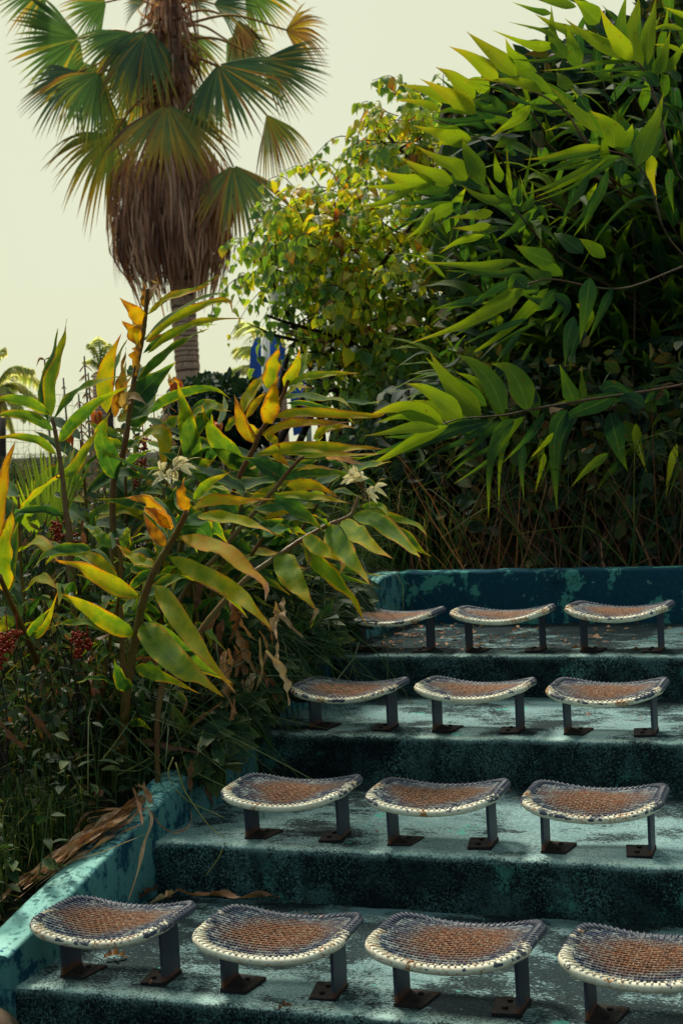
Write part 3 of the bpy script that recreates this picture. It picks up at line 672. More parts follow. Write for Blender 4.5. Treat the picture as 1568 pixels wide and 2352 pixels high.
ginger('ginger cane with yellow folded leaves pointing up in front of the blue panel', ('C', [(-200, 2600), (100, 1950), (250, 1560), (360, 1350), (440, 1170), (560, 1000), (640, 830), (680, 720)]), .012, [
 ('C', [(490, 800), (540, 640), (570, 520), (600, 425)], 150, .36), ('C', [(640, 780), (740, 620), (785, 430)], 120, .34), ('C', [(690, 760), (850, 690), (1100, 660), (1320, 655)], 80, .34, -.4),
 ('C', [(465, 1120), (530, 960), (550, 820), (595, 680)], 160, .50), ('C', [(280, 1010), (330, 860), (430, 720), (475, 645)], 120, .46, .15), ('C', [(300, 1060), (400, 910), (500, 810)], 75, .5),
 ('C', [(390, 1290), (280, 1140), (235, 990), (195, 845)], 125, .56), ('C', [(330, 1110), (390, 1180), (460, 1160)], 70, .5), ('C', [(640, 880), (800, 855), (1000, 885), (1160, 900), (1262, 995)], 76, .22, -.3),
 ('C', [(550, 1050), (750, 1010), (1100, 1020), (1450, 1040), (1570, 1005)], 95, .46, -.4), ('C', [(450, 1215), (700, 1110), (1000, 1105), (1280, 1095)], 100, .48, -.4), ('C', [(900, 1250), (1000, 1160), (1150, 1130), (1290, 1150)], 90, .40, -.2),
 ('C', [(380, 1390), (700, 1325), (1050, 1330), (1350, 1330), (1540, 1335)], 125, .42, -.4), ('C', [(480, 1210), (560, 1260), (610, 1340)], 80, .44), ('C', [(330, 1510), (470, 1500), (570, 1580)], 80, .5),
 ('C', [(1000, 1400), (1150, 1420), (1260, 1450), (1360, 1480)], 80, .62, -.1), ('C', [(640, 860), (760, 780), (900, 790)], 60, .44), ('C', [(1150, 900), (1400, 930), (1500, 910)], 60, .12, -.2)], 6.5, 6.2, seed=3)
ginger('olive green ginger with one broad dark blade upright in the middle of the bank', ('A', [(800, 1280), (860, 1100), (890, 950), (880, 860), (870, 800)]), .012, [
 ('A', [(885, 880), (850, 740), (825, 600), (795, 480)], 96, .22), ('A', [(1095, 880), (1020, 790), (950, 700), (903, 585)], 96, .20, -.1), ('A', [(860, 625), (940, 592), (1036, 612)], 66, .24),
 ('A', [(710, 690), (790, 650), (865, 620)], 56, .2), ('A', [(655, 625), (740, 560), (850, 518), (960, 510), (1034, 556)], 48, .22), ('A', [(640, 712), (720, 712), (735, 790), (720, 900)], 92, .40, -.15),
 ('A', [(555, 775), (600, 750), (640, 712)], 40, .2), ('A', [(860, 890), (910, 850), (966, 830)], 60, .24), ('A', [(800, 860), (840, 820), (855, 900)], 50, .24), ('A', [(940, 780), (870, 800), (800, 830)], 46, .22),
 ('A', [(800, 490), (775, 470), (770, 490), (760, 440)], 40, .66), ('A', [(1010, 700), (1060, 640), (1075, 600)], 50, .36)], 6.9, seed=4, flower=[('A', (745, 890), .10, -1.3)])
ginger('big front ginger cane with drooping yellow edged leaves, rooted beside the parapet', ('B', [(545, 1170), (560, 850), (590, 600), (615, 480), (640, 350), (690, 210), (760, 90), (800, 20), (838, -60)]), .0165, [
 ('A', [(838, 1060), (820, 985), (828, 905)], 62, .6), ('A', [(860, 1045), (960, 1008), (1080, 1012), (1218, 1003)], 62, .48, -.3), ('A', [(868, 1005), (940, 932), (1034, 882)], 52, .24), ('A', [(880, 1000), (960, 952), (1072, 978)], 42, .2, -.2),
 ('A', [(770, 1135), (690, 1055), (640, 1005), (556, 1000)], 80, .62, -.3), ('A', [(770, 1140), (720, 1075), (640, 1035)], 66, .60, -.2), ('A', [(745, 1215), (690, 1150), (640, 1060)], 62, .62), ('A', [(880, 1080), (1000, 1088), (1130, 1118), (1255, 1172)], 62, .36, -.3),
 ('B', [(795, 48), (900, 80), (1000, 112), (1100, 190), (1190, 275), (1188, 345)], 86, .52, -.4), ('B', [(755, 142), (900, 218), (1050, 300), (1150, 390), (1232, 485)], 90, .34, -.45), ('B', [(695, 272), (760, 355), (850, 490), (950, 620), (1058, 756)], 92, .32, -.5),
 ('B', [(638, 432), (700, 520), (800, 625), (900, 695), (1002, 768)], 138, .32, -.5), ('B', [(603, 636), (680, 660), (760, 690), (895, 755)], 66, .26, -.3), ('B', [(578, 890), (630, 886), (682, 922)], 40, .24),
 ('B', [(695, 188), (600, 150), (515, 80)], 66, .38), ('B', [(625, 325), (500, 270), (370, 190), (245, 158)], 84, .42, -.2), ('B', [(605, 500), (480, 430), (370, 360), (258, 298)], 84, .32, -.3), ('B', [(530, 500), (420, 440), (300, 440), (205, 462)], 48, .26),
 ('B', [(575, 745), (540, 680), (512, 595)], 74, .12), ('B', [(515, 712), (430, 688), (342, 708)], 50, .08), ('B', [(640, 330), (700, 290), (790, 235), (880, 250)], 60, .1, .2), ('B', [(690, 210), (620, 250), (560, 320)], 50, .1, .25),
 ('B', [(600, 330), (570, 370), (555, 405)], 40, .12), ('A', [(800, 1150), (900, 1140), (960, 1240)], 110, .06, .4), ('A', [(820, 1120), (930, 1110), (1020, 1200)], 100, .08, .4)], 5.4, 5.25, seed=5, root='hit')
ginger('dark brown ginger stem standing just behind the big front cane', ('B', [(575, 1180), (560, 900), (548, 500), (545, 200), (525, 60)]), .012, [
 ('B', [(530, 240), (450, 170), (380, 122), (325, 108)], 56, .34), ('B', [(500, 105), (440, 42), (395, 22)], 56, .24), ('B', [(410, 105), (330, 108), (220, 125), (150, 195)], 60, .16, -.2), ('B', [(540, 120), (560, 60), (590, 10)], 56, .26), ('B', [(545, 250), (600, 180), (640, 150)], 46, .1)], 5.75, 5.6, seed=6, root='hit')
ginger('thin olive ginger stem left of the big front cane', ('B', [(425, 1110), (440, 900), (480, 600), (520, 400), (540, 300)]), .011, [
 ('B', [(490, 560), (450, 590), (440, 650)], 40, .1), ('B', [(535, 330), (600, 390), (620, 300)], 40, .1), ('B', [(500, 470), (560, 420), (640, 400), (700, 460)], 50, .1, .2)], 5.75, 5.6, seed=7, root='hit')
ginger('leaning ginger at the far left edge with one upright yellow green leaf', ('B', [(295, 920), (200, 700), (120, 500), (60, 370), (0, 230)]), .014, [
 ('B', [(30, 305), (8, 160), (40, 30), (62, -95)], 108, .34, -.2), ('B', [(68, 420), (20, 450), (-20, 530)], 66, .3), ('B', [(125, 515), (165, 445), (230, 370)], 46, .16), ('B', [(120, 515), (200, 460), (260, 300)], 40, .28),
 ('A', [(-20, 1230), (0, 1040), (25, 870), (72, 735)], 66, .58, -.1), ('B', [(160, 690), (150, 700), (180, 680)], 30, .2), ('B', [(-20, 220), (-30, 100), (10, -10)], 70, .5)], 5.3, 5.1, seed=8, root='hit')
ginger('ginger cane leaning right over the top seats with white butterfly blossoms at its tip', ('D', [(-1050, 2600), (-700, 1900), (-300, 1420), (-20, 1205), (100, 1120), (250, 1020), (470, 900), (620, 840), (690, 785), (742, 640)]), .011, [
 ('D', [(65, 1130), (110, 1300), (230, 1480), (370, 1660)], 235, .30, -.25), ('D', [(250, 1000), (370, 1080), (480, 1150), (595, 1225)], 155, .32, -.3), ('D', [(465, 905), (550, 1050), (700, 1220), (858, 1440)], 215, .28, -.4), ('D', [(615, 845), (710, 960), (850, 1080), (1065, 1205)], 180, .28, -.4),
 ('D', [(690, 815), (880, 850), (1050, 960), (1200, 1100), (1305, 1190)], 180, .16, -.45), ('D', [(740, 790), (920, 800), (1250, 890), (1375, 1005)], 90, .26, -.2), ('D', [(1050, 900), (1200, 1000), (1300, 1120), (1400, 1180)], 66, .22), ('D', [(765, 738), (900, 715), (990, 765), (1020, 885)], 64, .22),
 ('D', [(0, 650), (130, 720), (300, 830), (440, 960)], 150, .14), ('D', [(460, 900), (420, 850), (330, 800)], 90, .16), ('D', [(250, 1050), (420, 1260), (650, 1490), (830, 1795)], 165, .28, -.2), ('D', [(0, 620), (250, 635), (500, 665), (695, 710)], 84, .44, -.2),
 ('D', [(320, 1290), (600, 1300), (960, 1358)], 100, .08, .2), ('D', [(-100, 1000), (80, 940), (240, 1010)], 150, .06, .3), ('D', [(370, 1640), (360, 1700), (310, 1790)], 50, .95), ('D', [(585, 1170), (610, 1260), (565, 1350)], 50, .95), ('D', [(300, 1100), (305, 1200), (280, 1290)], 40, .8)],
 5.6, 5.9, flower=[('D', (780, 580), .095, -.1)], seed=9)
ginger('ginger stem with long side leaves reaching right below the blue panel', ('D', [(-900, 1700), (-500, 1150), (-200, 800), (0, 570), (110, 430), (210, 320), (255, 285)]), .011, [
 ('D', [(110, 450), (300, 425), (550, 430), (795, 490)], 100, .16, -.3), ('D', [(160, 405), (350, 378), (570, 405)], 56, .48), ('D', [(50, 545), (200, 520), (335, 478)], 60, .24), ('D', [(100, 540), (350, 540), (585, 655)], 110, .48, -.2),
 ('D', [(250, 290), (500, 270), (800, 270), (1000, 250)], 60, .44, -.3), ('D', [(450, 290), (600, 310), (800, 360)], 70, .62, -.2), ('D', [(-200, 750), (0, 740), (200, 720), (360, 740)], 90, .16), ('D', [(-100, 830), (100, 780), (250, 760)], 60, .5),
 ('D', [(-20, 270), (60, 310), (140, 380)], 70, .5), ('D', [(-200, 620), (-60, 660), (60, 680)], 80, .4), ('D', [(-150, 900), (100, 900), (300, 990)], 120, .06, .2)], 6.3, 6.1, seed=10)
# shaded shoots filling the heart of the clump
rg = random.Random(77)
sh = [(330, 1330, 6.4), (520, 1330, 6.3), (620, 1290, 6.4), (430, 1260, 6.6), (700, 1330, 6.5), (250, 1280, 6.5), (560, 1420, 6.1), (380, 1480, 6.2), (150, 1290, 6.3), (640, 1440, 6.3)]
for i, (x, y, D) in enumerate(sh):
    b = W(x, y, D); b.x = min(b.x, -2.75-.02*i); g = gz(b.x, b.y); base = Vector((b.x, b.y, g-.02)); o = empty('ginger_shoot', base)
    tag(o, 'short shaded ginger shoot in the dark heart of the clump', 'plant', 'shaded ginger shoots inside the clump')
    top = Vector((b.x+rg.uniform(-.15, .15), b.y+rg.uniform(-.1, .1), b.z+rg.uniform(.0, .2))); C = spline([base, (base+top)/2+Vector((rg.uniform(-.05, .05), 0, 0)), top], 12)
    mb = MB(); tube(mb, C, .009, 6); mb.build('stem', M['ginger_stem'], o, origin=base); mb = MB()
    for k in range(8):
        p = C[3+k+(k > 6)] if 3+k < 12 else C[12]; az = rg.random()*6.28; d = Vector((math.cos(az), math.sin(az), .5)); L = rg.uniform(.25, .4)
        leaf(mb, [p, p+d*L*.5, p+d*L*.9-Vector((0, 0, L*.45))], rg.uniform(.05, .075), face=Vector((0, 0, 1)), state=rg.uniform(.0, .3), rng=rg)
    mb.build('foliage', M['ginger'], o, origin=base)

bk = [(150, 1150, 7.2, 1010), (270, 1180, 7.3, 1040), (420, 1160, 7.0, 1000), (520, 1170, 7.2, 1030), (600, 1190, 7.0, 1090), (690, 1200, 6.9, 1090), (760, 1190, 6.8, 1060), (480, 1240, 6.6, 1100), (560, 1260, 6.4, 1130), (350, 1240, 6.6, 1120), (660, 1270, 6.4, 1120), (90, 1260, 6.6, 1140)]
for i, (x, y, D, yt) in enumerate(bk):
    rg = random.Random(500+i); b = W(x, y, D); b.x = min(b.x, -2.72-.03*i); base = Vector((b.x, b.y, gz(b.x, b.y)-.02)); o = empty('ginger_plant', base)
    tag(o, 'half hidden ginger plant filling the back of the clump', 'plant', 'half hidden ginger plants at the back of the clump')
    top = W(x+rg.uniform(-60, 60), yt, D-.1); C = spline([base, base.lerp(top, .5)+Vector((rg.uniform(-.06, .06), 0, .04)), top], 24); mb = MB(); tube(mb, C, [.012-.006*k/24 for k in range(25)], 6); mb.build('stem', M['ginger_stem'], o, origin=base)
    mb = MB(); az0 = rg.uniform(-.6, .6)
    for k in range(13):
        p = C[min(24, 8+int(k*1.35))]; sd = 1 if k % 2 else -1; d = (Vector((math.cos(az0), math.sin(az0), 0))*sd+Vector((rg.gauss(0, .3), rg.gauss(0, .3), rg.uniform(.25, .8)))).normalized(); L = rg.uniform(.28, .44); up = k > 9
        leaf(mb, [p, p+d*L*.45, p+d*L*.9-Vector((0, 0, L*(.05 if up else rg.uniform(.15, .5))))], rg.uniform(.06, .10), face=(TOCAM*.6+Vector((0, 0, 1))+rvec(rg)*.5).normalized(), state=rg.choice((.02, .05, .08, .12, .2, .4)), rng=rg, seg=12, fold=.3, wave=.07)
    mb.build('foliage', M['ginger'], o, origin=base)
# ------------------------------------------------------------------ fan palm
TRC.update({'P': (.5127, 0, 0), 'K': (.5240, 746.4, 0), 'L': (.5240, 746.4, 631.6), 'Z': (1., 0, 0)})
def fan(mb, H, A, S, Rr, span, n, st, rng, droop=.3, cup=.25, dead=0., split=.5):
    N = S.cross(A).normalized(); dphi = 2*span/n
    for i in range(n):
        ph = -span+(i+.5)*dphi; d = A*math.cos(ph)+S*math.sin(ph)
        L = Rr*(.86+.14*math.cos(ph*1.1))*rng.uniform(.9, 1.06); sd = (A*(-math.sin(ph))+S*math.cos(ph))
        dr = droop*rng.uniform(.5, 1.6); sp = rng.uniform(.50, .66); tw = rng.uniform(-.25, .25); sag = rng.uniform(-.06, .06)
        rnd = rng.random(); s2 = st+rng.uniform(-.06, .12)+(rng.random() < dead)*.35
        vs = []; at = []; K = 9
        for k in range(K+1):
            f = .04+.96*k/K
            hw = f*L*math.tan(dphi/2)*1.02 if f < sp else sp*L*math.tan(dphi/2)*1.02*max(.03, 1-((f-sp)/(1-sp))**1.2)
            c = H+d*(L*f)-N*(cup*L*(ph/span)**2*f*f)+sd*(sag*L*max(0, f-.5))
            c = c-Vector((0, 0, 1))*(dr*L*max(0, f-.4)**2*1.6)
            for u in (-1, 0, 1):
                vs.append(c+sd*(u*hw)+N*((.35*hw if u == 0 else -.1*hw)+u*tw*hw*max(0, f-.5))); at.append((u*.5+.5, f, rnd, s2))
        fs = []
        for k in range(K):
            for u in range(2): a = k*3+u; fs.append((a, a+1, a+4, a+3))
        mb.add(vs, fs, at)
def build_palm():
    rng = random.Random(11); D = 25.; px = D/FPX
    b = W(440, 950, D); base = Vector((b.x, b.y, gz(b.x, b.y)-.05)); o = empty('fan_palm', base)
    tag(o, 'tall fan palm with green fans above a thick skirt of brown dead fronds', 'palm tree')
    tp = [base, W(432, 865, D), W(427, 780, D), W(420, 690, D), W(405, 400, D), W(390, 60, D), W(388, -30, D)]
    C = spline(tp, 80); mb = MB(); tube(mb, C, [.205+.02*math.sin(i*2.1)*(.4)+.01*nz3(i*.7, 1, 1) for i in range(81)], 20)
    mb.build('trunk', M['trunk'], o, origin=base)
    crown = W(388, 25, D)
    fans = [((360, 100), (15, 150), (185, 88), .6, .5, 1.25, .10, .25), ((360, 150), (40, 275), (178, 165), .2, -.5, 1.15, .12, .25), ((370, 160), (165, 335), (228, 165), -.5, .7, 1.0, .2, .5),
     ((372, 200), (150, 470), (262, 308), -.2, .5, 1.0, .34, .7), ((383, 60), (398, 455), (383, 240), -.6, .12, 1.15, .42, .3), ((400, 90), (625, 300), (500, 148), -.5, .25, 1.25, .2, .2),
     ((410, 90), (770, 205), (600, 138), 0, .1, .9, .12, .12), ((410, 60), (768, 70), (655, 70), .5, -.5, 1.0, .55, .7), ((420, 120), (690, 410), (612, 262), .5, .45, .75, .36, .6),
     ((410, 190), (575, 570), (535, 378), -.5, .3, 1.1, .30, .35), ((400, 40), (585, 150), (545, 45), .6, .2, .7, .78, .8), ((370, 60), (215, 215), (300, 75), -.3, .3, 1.1, .12, .4),
     ((375, 70), (265, 250), (335, 75), -.5, -.2, .9, .25, .5), ((370, 20), (120, 25), (245, 5), .5, .5, 1.1, .12, .3), ((360, 0), (-20, 40), (110, -35), .6, .3, .9, .1, .2),
     ((400, 10), (615, 20), (490, 10), .4, .4, 1., .15, .4), ((400, -20), (690, 40), (560, -30), .6, -.4, 1., .2, .3), ((395, 60), (480, 190), (425, 70), .8, -.3, .9, .2, .4),
     ((380, 90), (310, 340), (335, 200), .6, .4, .8, .24, .4), ((395, 100), (490, 350), (455, 215), .5, -.5, .8, .24, .4), ((380, 20), (300, -60), (330, 10), 1.0, .6, 1.1, .12, .2),
     ((390, 20), (470, -60), (430, 5), 1.0, -.6, 1.1, .12, .2), ((372, 90), (130, 260), (240, 160), 1.0, .4, 1., .14, .3), ((400, 70), (640, 200), (520, 90), 1.2, .3, 1., .14, .3),
     ((375, 40), (300, 210), (345, 70), -.4, .2, 1.1, .16, .4), ((378, 60), (255, 290), (325, 150), .1, -.2, 1.0, .3, .4), ((390, 50), (440, 230), (405, 90), .3, -.3, .9, .34, .5), ((385, 110), (425, 330), (400, 180), .9, .5, .8, .7, .6), ((372, 100), (360, 320), (362, 170), .9, -.5, .8, .7, .6), ((370, 140), (210, 390), (290, 270), .5, -.3, .9, .3, .6)]
    for (p0, tip, hub, dd, roll, span, st, dr) in fans:
        Dh = D+dd*1.1; H = W(*hub, Dh); T = W(*tip, Dh+dd*.6); A = T-H; Rr = A.length*.9; A = A.normalized()
        S0 = A.cross(TOCAM).normalized(); N0 = S0.cross(A); S = (S0*math.cos(roll)+N0*math.sin(roll)).normalized()
        mb = MB(); fan(mb, H, A, S, Rr, span, 27, st, rng, droop=dr*.75, cup=rng.uniform(.1, .3), dead=.08 if st < .5 else .5)
        f = mb.build('frond', M['palm'] if st < .6 else M['skirt'], o, origin=base)
        mb = MB(); P0 = W(*p0, D+dd*.2); mid = (P0+H)/2+Vector((0, 0, .12*(P0-H).length)) if abs(hub[0]-383) > 20 else (P0+H)/2
        tube(mb, spline([P0, mid, H+A*.04], 10), [.030-.014*i/10 for i in range(11)], 6); mb.build('petiole', M['petiole'], f, origin=base)
    # skirt of dead fronds: hanging strips round the trunk
    mb = MB(); prof = [(330, 92, 388), (380, 134, 392), (420, 140, 394), (500, 138, 393), (560, 134, 395), (610, 126, 400), (650, 114, 406), (700, 98, 412)]
    def hw(y):
        for i in range(len(prof)-1):
            y0, h0, c0 = prof[i]; y1, h1, c1 = prof[i+1]
            if y0 <= y <= y1: t = (y-y0)/(y1-y0); return h0+(h1-h0)*t, c0+(c1-c0)*t
        return (60, 416)
    for i in range(1900):
        y0 = rng.uniform(330, 575); h, c = hw(y0); az = rng.random()*6.28; rr = h*px*rng.uniform(.5, 1.0); L = rng.uniform(70, 230)
        y1 = min(y0+L, 668+rng.gauss(-30, 42)); h1, c1 = hw(min(680, max(340, y1))); r1 = rr*(h1/h)*rng.uniform(.82, 1.15)
        a2 = az+rng.uniform(-.15, .15)
        def pt(y, c, r, a): q = W(c, y, D); return q+Vector((math.cos(a)*r, math.sin(a)*r, 0))
        p0, p1 = pt(y0, c, rr, az), pt(y1, c1, r1, a2); m_ = p0.lerp(p1, .5)+Vector((math.cos(az), math.sin(az), 0))*rng.uniform(0, .10)
        out = Vector((math.cos(az+rng.uniform(-.8, .8)), math.sin(az+rng.uniform(-.8, .8)), 0))
        leaf(mb, [p0, m_, p1], rng.uniform(.012, .05), face=out, roll=rng.uniform(-.8, .8), state=max(0, min(1, rng.uniform(-.1, .75)+.7*nz3(math.cos(az)*2.2, math.sin(az)*2.2, y0*.004))), prof=lambda t: (.5+.5*math.sin(3.14*t)), seg=4, fold=.5, wave=.2, rng=rng)
    for i in range(64):     # folded dead fans, layer over layer, ragged below
        az = rng.random()*6.28; y0 = rng.uniform(335, 520); h, c = hw(y0); q = W(c, y0, D); od = Vector((math.cos(az), math.sin(az), 0))
        H = q+od*(h*px*rng.uniform(.72, 1.0)); A = (Vector((0, 0, -1))+od*rng.uniform(-.08, .16)+rvec(rng)*.06).normalized(); S = A.cross(od).normalized()
        fan(mb, H, A, S, rng.uniform(.55, 1.25)*(1 if y0 < 470 else .85), rng.uniform(.12, .34), 12, rng.uniform(-.1, .75), rng, droop=.1, cup=.7)
    mb.build('dead_frond_skirt', M['skirt'], o, origin=base)
    for i in range(9):     # dead fans folded against the skirt, tips pale
        pass
    # fibrous boots between the petioles
    mb = MB()
    for i in range(420):
        y0 = rng.uniform(-20, 330); q = W(388+(y0/330)*4, y0, D); az = rng.random()*6.28; r = rng.uniform(.18, .42); od = Vector((math.cos(az), math.sin(az), 0))
        p0 = q+od*r*.7; p1 = q+od*r*1.35+Vector((0, 0, rng.uniform(-.7, .25)))
        leaf(mb, [p0, (p0+p1)/2+od*.06, p1], rng.uniform(.03, .09), face=od, roll=rng.uniform(-1, 1), state=rng.uniform(.2, 1), seg=4, prof=lambda t: 1-.6*t, rng=rng)
    for i in range(240):
        y0 = rng.uniform(-60, 330); q = W(388+(max(0, y0)/330)*4, y0, D); az = rng.random()*6.28; r = rng.uniform(.2, .45); od = Vector((math.cos(az), math.sin(az), 0)); p0 = q+od*r; p1 = p0+od*rng.uniform(-.1, .2)-Vector((0, 0, rng.uniform(.35, 1.1)))
        leaf(mb, [p0, (p0+p1)/2+od*.05, p1], rng.uniform(.015, .05), face=od, roll=rng.uniform(-1, 1), state=rng.uniform(.0, .9), seg=4, prof=lambda t: 1-.75*t, rng=rng)
    mb.build('leaf_base_fibres', M['skirt'], o, origin=base)
build_palm()
